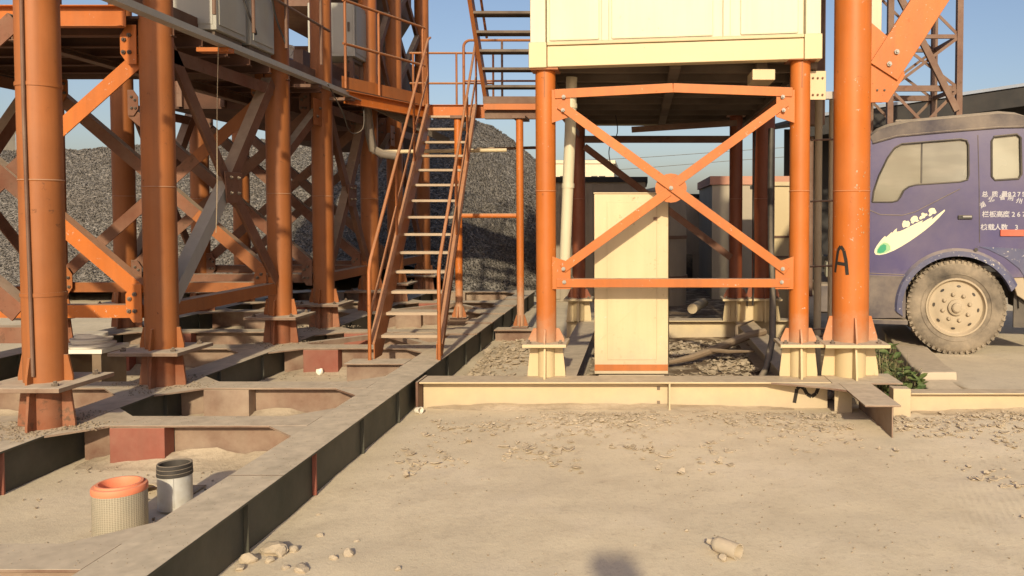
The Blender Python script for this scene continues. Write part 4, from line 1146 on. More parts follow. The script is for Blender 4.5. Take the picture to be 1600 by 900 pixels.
building('cream_house', 'pale cream flat roofed house in the distance left of the container frame', -2.6, -.75, 24, 28, 3.05, 'wall_cream', .1, 'wall_cream', ((-2.3, -1.9, 2.2, 2.7), (-1.4, -1.0, 2.2, 2.7)))
building('pink_beige_block', 'pinkish beige block beyond the gravel heap at the left edge', -39, -34.4, 38, 46, 6.0, 'wall_cream', .3, 'wall_cream', ((-38.4, -37.4, 3.5, 4.8), (-36.2, -35.2, 3.5, 4.8)))
c2 = thing('cream_sheet_room', 'cream sheet metal room standing behind the right rear legs', 'room', (2.2, 12.4, 0))
MB().box(1.92, 2.45, 12.4, 14.2, 0, 2.02).build('wall', 'cream', c2, bevel=.01)
MB().box(1.88, 2.49, 12.36, 14.24, 2.022, 2.08).build('roof', 'cream_dirty', c2)
for z in (.95, 1.25): MB().box(1.91, 2.46, 12.375, 12.398, z, z + .03).build('wall_strap', 'brown_steel', c2)
for x in (2.05, 2.2, 2.34): MB().box(x, x + .02, 12.38, 12.398, .05, .94).build('wall_rib', 'cream_dirty', c2)

# pipes and panel between the small right column and the big leg
pr_ = thing('pipe_ladder', 'two tan vertical pipes joined by rungs between the two right columns', 'pipes', (1.72, 7.9, 0))
MB().tube((1.70, 7.95, .02), (1.70, 7.95, 2.72), .036, 14).build('pipe', 'pipe_tan', pr_)
MB().tube((1.82, 7.95, .02), (1.82, 7.95, 2.72), .022, 12).build('pipe', 'pipe_tan', pr_)
for z in (.5, 1.1, 1.72, 2.3): MB().tube((1.62, 7.92, z), (1.86, 7.92, z + .01), .009, 8).build('rung', 'brown_steel', pr_)
bp = thing('bolted_bracket', 'rust stained cream bracket plate bolted beside the small right column', 'bracket', (1.5, 7.0, 2.6))
pl = MB().box(1.42, 1.56, 7.02, 7.035, 2.56, 2.80).build('plate', 'cream_dirty', bp, bevel=.002)
for x in (1.45, 1.49, 1.53):
    for z in (2.60, 2.74): bolt(pl, (x, 7.018, z), (0, -1, 0), .010, 'rust_and_shade_orange')
MB().box(1.562, 1.63, 7.03, 7.10, 2.57, 2.63).build('arm', 'grey_steel', bp)
pw = thing('pale_panel', 'pale cream steel panel edge just right of the thick orange leg', 'panel', (2.05, 7.4, 3.0))
MB().box(1.93, 2.16, 7.5, 7.56, 2.98, 5.3).build('sheet', 'ctr_white', pw, bevel=.004)
for z in (3.06, 3.12, 3.18, 3.04): MB().lathe([(0, 0), (.012, 0), (.008, .008), (0, .01)], (2.07, 7.499, z), (0, -1, 0), 8).build('rivet', 'black', pw)
dv = thing('dark_ducts', 'dark vertical ducts rising between the container and the thick orange leg', 'duct', (1.6, 8.2, 2.4))
MB().box(1.56, 1.66, 8.2, 8.35, 2.62, 5.6).build('duct', 'dark_steel', dv, bevel=.005)
MB().box(1.70, 1.86, 8.4, 8.6, 2.5, 5.6).build('duct', 'brown_steel', dv, bevel=.005)
for k in range(8): MB().box(1.662, 1.70, 8.24, 8.28, 2.75 + k * .33, 2.79 + k * .33).build('clip', 'grey_steel', dv)

# hose, cable, branch
hs = MB().path([(1.46, 9.3, 2.55), (1.44, 9.2, 1.9), (1.40, 8.9, 1.3), (1.36, 8.5, .80), (1.28, 8.0, .40), (1.16, 7.6, .18), (1.03, 7.35, .06), (.98, 7.25, .04)], .033, 12)
single(hs, 'rubber_hose', 'black', 'thick dark rubber hose curving down to the ground behind the right columns', 'hose', (1.0, 7.3, 0))
br = thing('dead_branch', 'long dry branch lying under the cream container', 'branch', (.8, 9.2, 0))
def wob(pts, a):
    return [V(p) + V((noise.noise(V(p) * 3.1), noise.noise(V(p) * 3.1 + V((9, 0, 0))), noise.noise(V(p) * 3.1 + V((0, 9, 0))))) * a for p in pts]
MB().path(wob([(.25, 8.5, .07), (.55, 8.65, .10), (.85, 8.9, .16), (1.15, 9.15, .26), (1.4, 9.3, .30)], .05), [.02, .035, .045, .05, .04], 9).build('limb', 'wood', br)
MB().path(wob([(.75, 8.8, .14), (.95, 8.75, .16), (1.2, 8.8, .14)], .05), [.025, .02, .01], 8).build('twig', 'wood', br)
MB().path(wob([(1.05, 9.05, .23), (1.1, 9.3, .34), (1.3, 9.6, .36)], .05), [.025, .018, .008], 8).build('twig', 'wood', br)
lp = MB().tube((.72, 11.4, .30), (1.02, 13.2, .20), .07, 12)
single(lp, 'fallen_pipe', 'pipe_tan', 'tan pipe lying on the ground behind the rear cream beam', 'pipe', (.8, 11.6, 0))

# cables
def cable(name, pts, r, label, mat='black', cat='cable'):
    P_ = []
    pts = [V(p) for p in pts]
    for i in range(len(pts) - 1):
        for k in range(8):
            t = k / 8
            a_, b_, c_, d_ = pts[max(i - 1, 0)], pts[i], pts[i + 1], pts[min(i + 2, len(pts) - 1)]
            P_.append(.5 * ((2 * b_) + (c_ - a_) * t + (2 * a_ - 5 * b_ + 4 * c_ - d_) * t * t + (3 * b_ - a_ - 3 * c_ + d_) * t ** 3))
    P_.append(pts[-1])
    return single(MB().path(P_, r, 7), name, mat, label, cat, tuple(pts[0]))
cable('hanging_wire', [(-3.38, 6.72, 2.95), (-3.40, 6.72, 2.4), (-3.41, 6.72, 1.8), (-3.43, 6.73, 1.45)], .003, 'thin tan wire hanging straight down beside the second orange column', 'pipe_tan', 'wire')
cable('looped_wire', [(-3.36, 9.0, 3.0), (-3.33, 9.35, 2.75), (-3.36, 9.7, 2.55), (-3.30, 9.95, 2.62), (-3.32, 10.05, 2.9)], .007, 'dark wire looping below the end of the grey deck edge', 'black', 'wire')
cable('thin_cable', [(-.30, 10.3, 2.82), (-.28, 10.3, 2.6), (-.38, 10.3, 2.4), (-.36, 10.3, 2.2)], .006, 'thin black cable dangling below the container near its rear tie', 'black', 'wire')
for k, (z0_, z1_) in enumerate(((4.0, 4.7), (4.6, 5.2))):
    cable('power_line', [(-14, 46, z0_ + .4), (-4, 45, z0_ - .1), (6, 44, z1_ - .2), (18, 43, z1_ + .6)], .014, ('lower' if k == 0 else 'upper') + ' of two faint power lines crossing the sky behind the frame', 'black', 'power line')
cable('vertical_cable', [(1.38, 10.0, 2.6), (1.36, 10.0, 1.8), (1.37, 10.0, 1.0), (1.36, 10.0, .5)], .012, 'dark cable running down beside the right rear legs', 'black', 'cable')

# grey curved chute and cream bar under the walkway
M['chute'] = paint('grey_brown_chute', (.16, .135, .11), .3, .6, .2, .6, .2)
gc = thing('curved_chute', 'grey curved chute pipe below the walkway left of the stair', 'pipe', (-3.1, 10.6, 2.2))
MB().path([(-3.40, 10.4, 2.95), (-3.38, 10.45, 2.6), (-3.36, 10.5, 2.42), (-3.26, 10.55, 2.36), (-3.10, 10.6, 2.34)], .055, 12).build('pipe_run', 'chute', gc)
MB().bar((-3.36, 10.3, 2.98), (-2.7, 11.8, 2.62), .10, .02, (.9, -.4, 0)).build('slanted_plate', 'chute', gc)
cbar = MB().tube((-3.45, 10.75, 2.40), (-1.75, 10.95, 2.44), .026, 12)
single(cbar, 'cream_bar', 'cream_dirty', 'pale cream bar running level behind the stair treads', 'bar', (-3.4, 10.75, 2.38))
gb = MB().tube((-2.3, 11.8, 2.52), (-1.2, 11.85, 2.55), .022, 10)
single(gb, 'dark_bar', 'brown_steel', 'short dark bar behind the right landing post', 'bar', (-2.2, 11.8, 2.5))

# ------------------------------------------------------------------ machinery on the deck
def cabinet(name, label, x, y, wd, dp, z, h, mat, cat='cabinet'):
    t_ = thing(name, label, cat, (x, y, z))
    MB().box(x - wd / 2, x + wd / 2, y, y + dp, z + .05, z + h).build('body', mat, t_, bevel=.01)
    for sx in (-1, 1): MB().box(x + sx * wd * .38 - .03, x + sx * wd * .38 + .03, y + .03, y + dp - .03, z, z + .049).build('foot', 'dark_steel', t_)
    MB().box(x - wd / 2 + .03, x + wd / 2 - .03, y - .008, y - .001, z + .10, z + h - .05).build('door', mat, t_, bevel=.004)
    MB().box(x + wd / 2 - .09, x + wd / 2 - .065, y - .022, y - .0085, z + h * .5, z + h * .5 + .12).build('handle', 'dark_steel', t_)
    MB().box(x + wd / 2 + .001, x + wd / 2 + .008, y + .04, y + dp - .04, z + .10, z + h - .05).build('side_panel', mat, t_, bevel=.003)
    return t_
cabinet('control_cabinet', 'grey control cabinet on the deck edge beside the second column, nearer one', -3.86, 7.15, .5, .55, 3.12, 1.3, 'grey_box')
cabinet('control_cabinet', 'grey control cabinet on the deck edge, farther one next to the third column', -3.84, 7.78, .46, .5, 3.12, 1.35, 'grey_box')
cabinet('white_cabinet', 'whitish box cabinet behind the walkway railing right of the fourth column', -4.05, 11.0, .62, .5, 3.62, .75, 'grey_box')
wc = bpy.data.objects['white_cabinet']
for sx in (-.25, .25):
    for yy in (11.05, 11.45): MB().box(-4.05 + sx - .025, -4.05 + sx + .025, yy - .025, yy + .025, 3.06, 3.62).build('stand_leg', 'brown_steel', wc)
MB().box(-4.35, -3.5, 10.9, 12.2, 3.03, 3.058).build('stand_plate', 'deck', wc)
for x_, y_, sgn in ((-3.59, 7.3, 1), (-3.585, 7.95, 1)):
    cable('cabinet_cable', [(x_, y_, 4.3), (x_ + .03, y_ + .1, 3.9), (x_ + .02, y_ + .25, 3.55), (x_ + .08, y_ + .35, 3.28), (x_ + .06, y_ + .4, 3.25)], .010, 'black cable drooping down the %s grey control cabinet' % ('nearer' if y_ < 7.5 else 'farther'))
bk = thing('paint_bucket', 'blue and white plastic bucket on the deck between third and fourth columns', 'bucket', (-3.90, 9.12, 3.12))
MB().lathe([(0, 0), (.10, 0), (.115, .17), (.118, .17)], (-3.90, 9.12, 3.12), n=24).build('body', 'blue_plastic', bk)
MB().lathe([(.116, .17), (.122, .28), (.130, .28), (.130, .30), (.118, .30), (.114, .19)], (-3.90, 9.12, 3.12), n=24).build('rim_band', 'white_plastic', bk)
MB().lathe([(0, .31), (.133, .31), (.133, .285), (.126, .285)], (-3.90, 9.12, 3.12), n=24).build('lid', 'white_plastic', bk)
MB().path([(-3.90 + .135 * math.cos(t), 9.12 - .02 - .02 * math.sin(t), 3.37 - .10 * math.sin(t)) for t in [i * math.pi / 8 for i in range(9)]], .004, 6).build('handle', 'grey_steel', bk)

# ------------------------------------------------------------------ things among the beams
sp = thing('white_spool', 'stack of white plastic discs on the beams behind the nearest column', 'spool', (-5.0, 7.7, .27))
MB().lathe([(0, 0), (.19, 0), (.195, .015), (.195, .03), (.16, .04), (.16, .055), (.17, .06), (.17, .075), (.13, .085), (.13, .12), (.0, .12)], (-5.0, 7.55, .40), n=32).build('discs', 'white_plastic', sp)
MB().box(-5.22, -4.78, 7.35, 7.75, .36, .398).build('board', 'white_plastic', sp)
MB().box(-5.2, -5.12, 7.37, 7.73, .0, .359).build('bearer', 'wood', sp)
MB().box(-4.88, -4.8, 7.37, 7.73, .0, .359).build('bearer', 'wood', sp)

f1 = thing('air_filter', 'dusty perforated air filter with orange rubber rim standing behind the beam', 'air filter', (-2.605, 4.12, 0))
def uvcyl(x, y, r, z0_, z1_, n=48, wave=0.0):
    me = bpy.data.meshes.new('shell'); vs_ = []; fs_ = []
    for z in (z0_, z1_):
        for j in range(n + 1):
            g_ = 2 * math.pi * j / n; vs_.append((x + r * math.cos(g_), y + r * math.sin(g_), z))
    for j in range(n): fs_.append((j, j + 1, n + 2 + j, n + 1 + j))
    me.from_pydata(vs_, [], fs_); uvl = me.uv_layers.new(name='UVMap')
    for p in me.polygons:
        for li in p.loop_indices:
            vi = me.loops[li].vertex_index; j = vi % (n + 1); uvl.data[li].uv = (j / n, 1 if vi > n else 0)
    me.polygons.foreach_set("use_smooth", [True] * len(me.polygons)); return me
def addshell(par, me, mat):
    me.materials.append(M[mat]); o_ = bpy.data.objects.new('shell', me); col.objects.link(o_); o_.parent = par
    o_.location = -ORG[par.name]; ORG[o_.name] = V((0, 0, 0)); return o_
addshell(f1, uvcyl(-2.605, 4.12, .122, .02, .235), 'filter_mesh')
MB().lathe([(.121, .218), (.1235, .218), (.1245, .222), (.1245, .242), (.121, .249), (.107, .251), (.104, .260), (.092, .260), (.089, .252), (.087, .22), (.087, .05)], (-2.605, 4.12, 0), n=48).build('rubber_rim', 'filter_orange', f1, smooth=28)
MB().lathe([(0, .012), (.121, .012), (.122, .02), (.121, .03), (.11, .032)], (-2.605, 4.12, 0), n=40).build('end_cap', 'concrete', f1)
MB().lathe([(0, .0352), (.0865, .0352)], (-2.605, 4.12, 0), n=40).build('inner_floor', 'filter_orange', f1)
f2 = thing('inner_filter', 'smaller silver filter with black ribbed rim beside the orange rimmed one', 'air filter', (-2.525, 4.47, 0))
addshell(f2, uvcyl(-2.525, 4.47, .085, .02, .20), 'silver')
MB().lathe([(.084, .190), (.089, .190), (.089, .208), (.085, .210), (.088, .212), (.088, .230), (.084, .232), (.087, .234), (.087, .252), (.080, .254), (.074, .248), (.074, .03), (0, .03)], (-2.525, 4.47, 0), n=40).build('rubber_rim', 'black', f2, smooth=40)
MB().lathe([(0, .01), (.086, .01), (.086, .02), (.08, .022)], (-2.525, 4.47, 0), n=32).build('end_cap', 'silver', f2)
MB().path([(-2.525 + .0865 * math.cos(-1.15), 4.47 + .0865 * math.sin(-1.15), .03), (-2.525 + .0865 * math.cos(-1.15), 4.47 + .0865 * math.sin(-1.15), .19)], .002, 6).build('seam', 'silver', f2)
# scraps
def rockmesh(r, seed, sq=(1, 1, .75)):
    bm = bmesh.new(); bmesh.ops.create_icosphere(bm, subdivisions=2, radius=1)
    rq = random.Random(seed * 7 + 1)
    cuts = [V((rq.uniform(-1, 1), rq.uniform(-1, 1), rq.uniform(-1, 1))).normalized() for _ in range(9)]
    for v in bm.verts:
        d_ = v.co.normalized(); k_ = 1 + .33 * noise.noise(d_ * 1.3 + V((seed * 3.7, 0, 0))) + .16 * noise.noise(d_ * 3.1 + V((0, seed * 2.3, 0)))
        k_ = min([1.05 + .1 * noise.noise(d_ * 2 + V((seed, 0, 0)))] + [rq_ / max(d_.dot(c_), 1e-3) for c_, rq_ in zip(cuts, (.62, .68, .7, .74, .66, .8, .72, .64, .7)) if d_.dot(c_) > .05])
        v.co = V((d_.x * sq[0], d_.y * sq[1], d_.z * sq[2])) * k_ * r
    mm = MB(); bm.verts.index_update(); mm.v = [v.co.copy() for v in bm.verts]; mm.f = [tuple(v.index for v in f.verts) for f in bm.faces]; bm.free()
    return mm
def gp_(px, py, z=0.0):
    Y = 1300 * (1.6 - z) / (py - 335) * .993; return ((px - 1000) / 1300 * Y * 1.004, Y)
rocks = [(420, 868, .105, (1.35, .9, .62), 'largest long stone of the rubble heap against the dusty beam'), (383, 884, .072, (1.1, .9, .75), 'leftmost chunky stone of the rubble by the dusty beam'),
         (417, 882, .045, (1, .9, .8), 'small stone in front of the long rubble stone'), (434, 872, .058, (.7, .9, 1.0), 'upright stone at the right end of the long rubble stone'),
         (452, 864, .050, (.9, 1, .9), 'stone at the right end of the rubble heap by the beam'), (368, 896, .050, (1, 1, .6), 'low stone at the bottom left of the rubble heap'),
         (466, 895, .075, (1.3, .8, .5), 'flat stone at the bottom edge of the picture'), (440, 894, .035, (1, 1, .7), 'little stone beside the flat bottom stone'),
         (541, 871, .052, (1.1, .9, .8), 'pale stone on open ground, the larger of a pair'), (517, 878, .038, (1.1, .9, .7), 'pale stone on open ground, the smaller of a pair'),
         (496, 839, .034, (1.2, .9, .7), 'single pale stone behind the pair of stones'), (553, 848, .022, (1.3, .9, .6), 'tiny stone right of the single pale stone'),
         (493, 805, .022, (1.3, .9, .5), 'tiny flat stone farthest from the bottom edge'), (618, 894, .030, (1, .9, .8), 'small stone near the bottom edge right of the rubble'),
         (1073, 834, .022, (1, 1, .8), 'tiny pale stone left of the broken pipe piece'), (992, 855, .012, (1, 1, .8), 'pebble at the top of the head shadow')]
for i, (px, py, r, sq, lab) in enumerate(rocks):
    X, Y = gp_(px, py)
    r *= .55; mm = rockmesh(r, i + 1, sq); a_ = random.uniform(0, 6.28)
    mm.xf(Matrix.Translation((X, Y, gz(X, Y) + r * sq[2] * .45)) @ Matrix.Rotation(a_ if i > 3 else random.uniform(-.4, .4), 4, 'Z'))
    single(mm, 'stone', 'rock', lab, 'stone', (X, Y, gz(X, Y)), 'loose stones on the ground', smooth=0)
# broken earthenware-like pipe piece
X, Y = gp_(1135, 872)
bpz = thing('broken_bottle', 'dusty bottomless bottle shaped tube lying on the open ground', 'bottle', (X, Y, 0))
mm = MB().lathe([(.034, .0), (.037, .0), (.037, .11), (.034, .13), (.018, .15), (.014, .155), (.014, .18), (.011, .18), (.011, .155), (.03, .13), (.034, .11)], n=28, closed=True)
dirv = V((-.72, .69, .02)).normalized()
mm.xf(Matrix.Translation((X + .055, Y - .05, .038)) @ dirv.to_track_quat('Z', 'Y').to_matrix().to_4x4())
mm.build('tube_body', 'concrete', bpz)
rk = rockmesh(.022, 31); rk.xf(Matrix.Translation((X - .02, Y - .06, .016)))
single(rk, 'stone', 'rock', 'small pale stone leaning on the broken bottle tube', 'stone', (X - .03, Y - .07, 0), 'loose stones on the ground', smooth=0)
# paper cups / white scraps
sc1 = MB().lathe([(.02, 0), (.024, .0), (.028, .05), (.024, .05)], n=16, closed=True)
X, Y = gp_(650, 647); sc1.xf(Matrix.Translation((X, Y, .03)) @ V((.8, -.6, .1)).to_track_quat('Z', 'Y').to_matrix().to_4x4())
single(sc1, 'paper_cup', 'white_plastic', 'small white cup lying against the end of the dark beam', 'cup', (X, Y, 0))
X, Y = gp_(499, 586)
sc2 = rockmesh(.05, 41, (.8, .5, .8)); sc2.xf(Matrix.Translation((X, Y, .035)))
single(sc2, 'paper_scrap', 'white_plastic', 'crumpled pale paper scrap on the soil between two cross beams', 'paper', (X, Y, 0), smooth=15)
X, Y = -2.72, 4.75
m2 = MB(); nn = 10
for i in range(nn + 1):
    for j in range(7):
        u, v_ = i / nn, j / 6
        m2.v.append(V((X + (u - .5) * .34, Y + (v_ - .5) * .18, .01 + .07 * math.exp(-((u - .35) / .22) ** 2) * (1 - .7 * v_) + .012 * noise.noise(V((u * 6, v_ * 6, 2))))))
for i in range(nn):
    for j in range(6): m2.f.append((i * 7 + j, i * 7 + j + 1, (i + 1) * 7 + j + 1, (i + 1) * 7 + j))
so_ = single(m2, 'cloth_rag', 'mud', 'dusty rag heaped on the soil behind the orange rimmed filter', 'rag', (X, Y, 0), smooth=60)
sm_ = so_.modifiers.new('thick', 'SOLIDIFY'); sm_.thickness = .006
# ------------------------------------------------------------------ gravel heap
ridge = [(-40, 2.6), (-22, 3.3), (-13.8, 3.2), (-10.8, 3.4), (-8, 3.5), (-5.5, 3.85), (-4.2, 4.05), (-3.6, 3.85), (-2.6, 3.0), (-1.9, 2.35), (-1.0, 1.5), (.6, 0), (3, -1)]
def rz(x):
    for (a, za), (b, zb_) in zip(ridge[:-1], ridge[1:]):
        if a <= x <= b: return za + (zb_ - za) * (x - a) / (b - a)
    return -1
def pz(x, y):
    yr_ = 20.2 + .5 * noise.noise(V((x * .25, 0, 3)))
    d_ = abs(y - yr_); d_ = math.sqrt(d_ * d_ + .5) - .6
    h = rz(x) - .70 * d_
    if x < -6: 
        h = max(h, rz(x) * .82 - .66 * math.sqrt((y - 19.0) ** 2 + .2) + .25 * noise.noise(V((x * .35, 2, 0))))
    h += .09 * noise.fractal(V((x * .9, y * .9, 0)), 1, 2, 4) + .035 * noise.fractal(V((x * 5, y * 5, 0)), 1, 2, 3)
    return h
m = MB(); xs = [-30 + i * .14 for i in range(int(30.8 / .14))]; ys = [14.9 + j * .14 for j in range(82)]
for y in ys:
    for x in xs: m.v.append(V((x, y, max(-.25, pz(x, y)))))
nx = len(xs)
m.f = [(j * nx + i, j * nx + i + 1, (j + 1) * nx + i + 1, (j + 1) * nx + i) for j in range(len(ys) - 1) for i in range(nx - 1)]
gh = m.build('gravel_heap', 'gravel', recalc=False, smooth=0)
tag(gh, 'long heap of dark grey gravel behind the left columns', 'gravel heap', kind='stuff')
gs = MB()
tet = [V((1, 1, 1)), V((1, -1, -1)), V((-1, 1, -1)), V((-1, -1, 1))]
octs = [V((1, 0, 0)), V((0, 1, 0)), V((-1, 0, 0)), V((0, -1, 0)), V((0, 0, 1)), V((0, 0, -1))]
of_ = [(0, 1, 4), (1, 2, 4), (2, 3, 4), (3, 0, 4), (1, 0, 5), (2, 1, 5), (3, 2, 5), (0, 3, 5)]
rs = random.Random(3)
for k in range(40000):
    x = rs.uniform(-18, -1.2); y = rs.uniform(14.95, 20.6); z = pz(x, y)
    if z < -.05: continue
    r = rs.choice((.010, .013, .016, .02, .026)) ; q = Matrix.Rotation(rs.uniform(0, 6.3), 3, V((rs.uniform(-1, 1), rs.uniform(-1, 1), rs.uniform(-1, 1))))
    gs.add([V((x, y, z + r * .3)) + q @ V((p.x * r * rs.uniform(.6, 1.3), p.y * r * rs.uniform(.6, 1.2), p.z * r * .8)) for p in octs], of_)
o = gs.build('gravel_stones', 'gravel', gh, recalc=False, smooth=0); o["kind"] = "stuff"

# ------------------------------------------------------------------ dried mud flakes, crumbs
def flakes(n, region, smin, smax, mat, seed, zf=gz, curl=1.0):
    r_ = random.Random(seed); mb = MB(); c = 0; tries = 0
    while c < n and tries < n * 30:
        tries += 1
        p = region(r_)
        if p is None: continue
        x, y = p; s = r_.uniform(smin, smax) * r_.uniform(.6, 1.2); a = r_.uniform(0, 6.28); asp = r_.uniform(.35, .9); k = r_.uniform(.1, .55) * curl
        tilt_ = r_.uniform(-.35, .35); z0_ = zf(x, y)
        pts = []
        for i, u in enumerate((-1, -.33, .33, 1)):
            wv = (.55 if i in (0, 3) else 1) * r_.uniform(.7, 1.1)
            for v_ in (-1, 1):
                lx, ly = u * s / 2, v_ * wv * s * asp / 2
                lz = .003 + s * k * (u * u) * .5 + ly * tilt_ + s * .06
                pts.append((x + lx * math.cos(a) - ly * math.sin(a), y + lx * math.sin(a) + ly * math.cos(a), z0_ + max(lz, .001)))
        mb.add(pts, [(0, 1, 3, 2), (2, 3, 5, 4), (4, 5, 7, 6)]); c += 1
    return mb
def reg_front(r):
    x = r.uniform(-2.0 + .4, 4.2); y = 6.62 - abs(r.gauss(0, .42))
    dens = .35 + 1.1 * noise.noise(V((x * 1.1, y * 2.0, 5))) + (.25 if x > -.7 else -.25)
    if y < 4.4 or r.random() > dens or (1.58 < x < 1.88 and y > 5.85) or y > 6.65: return None
    if x < -1.75: return None
    return x, y
def reg_under(r):
    x = r.uniform(-1.75, 1.9); y = r.uniform(7.0, 10.4)
    if abs(x + .66) < .14 or abs(x - 1.33) < .14 or (-.42 < x < .27 and 7.1 < y < 7.65): return None
    if r.random() > .5 + .9 * noise.noise(V((x * 1.5, y * 1.5, 2))): return None
    return x, y
def reg_right(r):
    x = r.uniform(2.0, 4.6); y = r.uniform(4.2, 6.5)
    if r.random() > .16 + .7 * noise.noise(V((x * 1.6, y * 1.4, 8))): return None
    return x, y
def reg_left(r):
    x = r.uniform(-1.6, .6); y = r.gauss(5.45, .22)
    if r.random() > .1 + 1.1 * noise.noise(V((x * 2.4, y * 2.4, 12))): return None
    return x, y
fm = MB()
for f_ in (flakes(1500, reg_front, .015, .058, 'mud', 1), flakes(1500, reg_under, .03, .12, 'mud', 2), flakes(350, reg_right, .018, .07, 'mud', 3), flakes(140, reg_left, .02, .08, 'mud', 4)):
    fm.add(f_.v, f_.f)
fo = fm.build('mud_flakes', 'mud', recalc=False, smooth=0)
sm = fo.modifiers.new('thick', 'SOLIDIFY'); sm.thickness = .004; sm.offset = 0
tag(fo, 'curled flakes of dried mud scattered along the cream beams', 'mud flakes', kind='stuff')
def crumbs(n, region, smin, smax, seed, zf):
    r_ = random.Random(seed); mb = MB()
    c = 0; t = 0
    while c < n and t < n * 20:
        t += 1
        p = region(r_)
        if p is None: continue
        x, y = p[:2]; z = p[2] if len(p) > 2 else zf(x, y)
        r = r_.uniform(smin, smax); q = Matrix.Rotation(r_.uniform(0, 6.3), 3, V((r_.uniform(-1, 1), r_.uniform(-1, 1), .3)))
        mb.add([V((x, y, z + r * .35)) + q @ V((p_.x * r * r_.uniform(.6, 1.3), p_.y * r * r_.uniform(.6, 1.2), p_.z * r * .7)) for p_ in octs], of_); c += 1
    return mb
def reg_bays(r):
    x = r.uniform(-5.9, -2.15); y = r.uniform(3.4, 12)
    if abs(x - XB) < .16: return None
    # soil gathers against the webs
    dmin = min(abs(y - c) for c in CY)
    if dmin < .13: return None
    if r.random() > .12 + .9 * math.exp(-((dmin - .13) / .18) ** 2): return None
    return x, y
def reg_open(r):
    x = r.uniform(-1.7, 4.5); y = r.uniform(3.2, 6.6)
    if r.random() > .25 + .9 * noise.noise(V((x * .9, y * .9, 20))): return None
    return x, y
def reg_beamtop(r):
    cx, cy = r.choice([(XB, 5.22), (XB, 5.22), (XB, 6.5), (XB, 8.65), (XC, 6.5), (XB, 9.85)])
    a = r.uniform(0, 6.28); d_ = r.uniform(.13, .42)
    x, y = cx + d_ * math.cos(a), cy + d_ * math.sin(a)
    if abs(x - cx) > .13 and abs(y - cy) > .11: return None
    return x, y, ZT
def reg_tops(r):
    if r.random() < .5:
        return XA + r.uniform(-.13, .13), r.uniform(3.1, 9.0), ZT
    y = r.choice(CY[:5]) + r.uniform(-.11, .11); return r.uniform(-3.55, -2.15), y, ZT
cm = MB()
t_ = crumbs(1100, reg_tops, .001, .0035, 17, gz); cm.add(t_.v, t_.f)
for c_ in (crumbs(1800, reg_bays, .004, .014, 5, gz), crumbs(900, reg_open, .002, .008, 6, gz), crumbs(1600, reg_beamtop, .002, .010, 7, gz), crumbs(900, reg_under, .006, .02, 8, gz)):
    cm.add(c_.v, c_.f)
co = cm.build('soil_crumbs', 'crumb', recalc=False, smooth=0)
tag(co, 'loose soil crumbs scattered over the ground and beams', 'soil crumbs', kind='stuff')
# soil drifts banked against beams
def drift(p0, p1, wd, h, seed):
    p0, p1 = V(p0), V(p1); d_ = p1 - p0; L = d_.length; n_ = max(4, int(L / .06)); nr = V((-d_.y, d_.x, 0)).normalized(); mb = MB()
    for i in range(n_ + 1):
        t = i / n_; p = p0 + d_ * t; env = math.sin(math.pi * min(1, max(0, t))) ** .5
        for j in range(7):
            u = j / 6; hh = h * env * (1 - u) ** 1.5 * (.6 + .8 * abs(noise.noise(V((t * L * 2.2, seed, u))))) + .012 * env * noise.noise(V((t * L * 9, u * 7, seed))) * (1 - u)
            q = p + nr * u * wd * (.7 + .5 * noise.noise(V((t * L * 1.5, seed + 5, 0)))); mb.v.append(V((q.x, q.y, gz(q.x, q.y) - .004 + max(0, hh))))
    for i in range(n_):
        for j in range(6): mb.f.append((i * 7 + j, i * 7 + j + 1, (i + 1) * 7 + j + 1, (i + 1) * 7 + j))
    return mb
dm = MB()
k = 0
for y in CY[1:6]:
    for (xa, xb_) in ((XB + .16, XA - .16), (XC + .16, XB - .16)):
        k += 1; dd = drift((xb_, y - .02, 0), (xa, y - .02, 0), .34, .10, k); dm.add(dd.v, dd.f)
dd = drift((1.3, 6.82, 0), (-1.78, 6.82, 0), .20, .055, 40); dm.add(dd.v, dd.f)
dd = drift((6, 6.655, 0), (2.1, 6.655, 0), .22, .05, 41); dm.add(dd.v, dd.f)
for (a_, b_) in ((3.5, 5.1), (5.6, 6.2), (6.8, 8.1)):
    dd = drift((XB + .02, b_, 0), (XB + .02, a_, 0), -.30, .05, a_); dm.add(dd.v, dd.f)
do = dm.build('soil_drifts', 'mud', recalc=False, smooth=0)
do.data.polygons.foreach_set("use_smooth", [True] * len(do.data.polygons))
tag(do, 'low drifts of dry soil banked against the steel beams', 'soil drifts', kind='stuff')

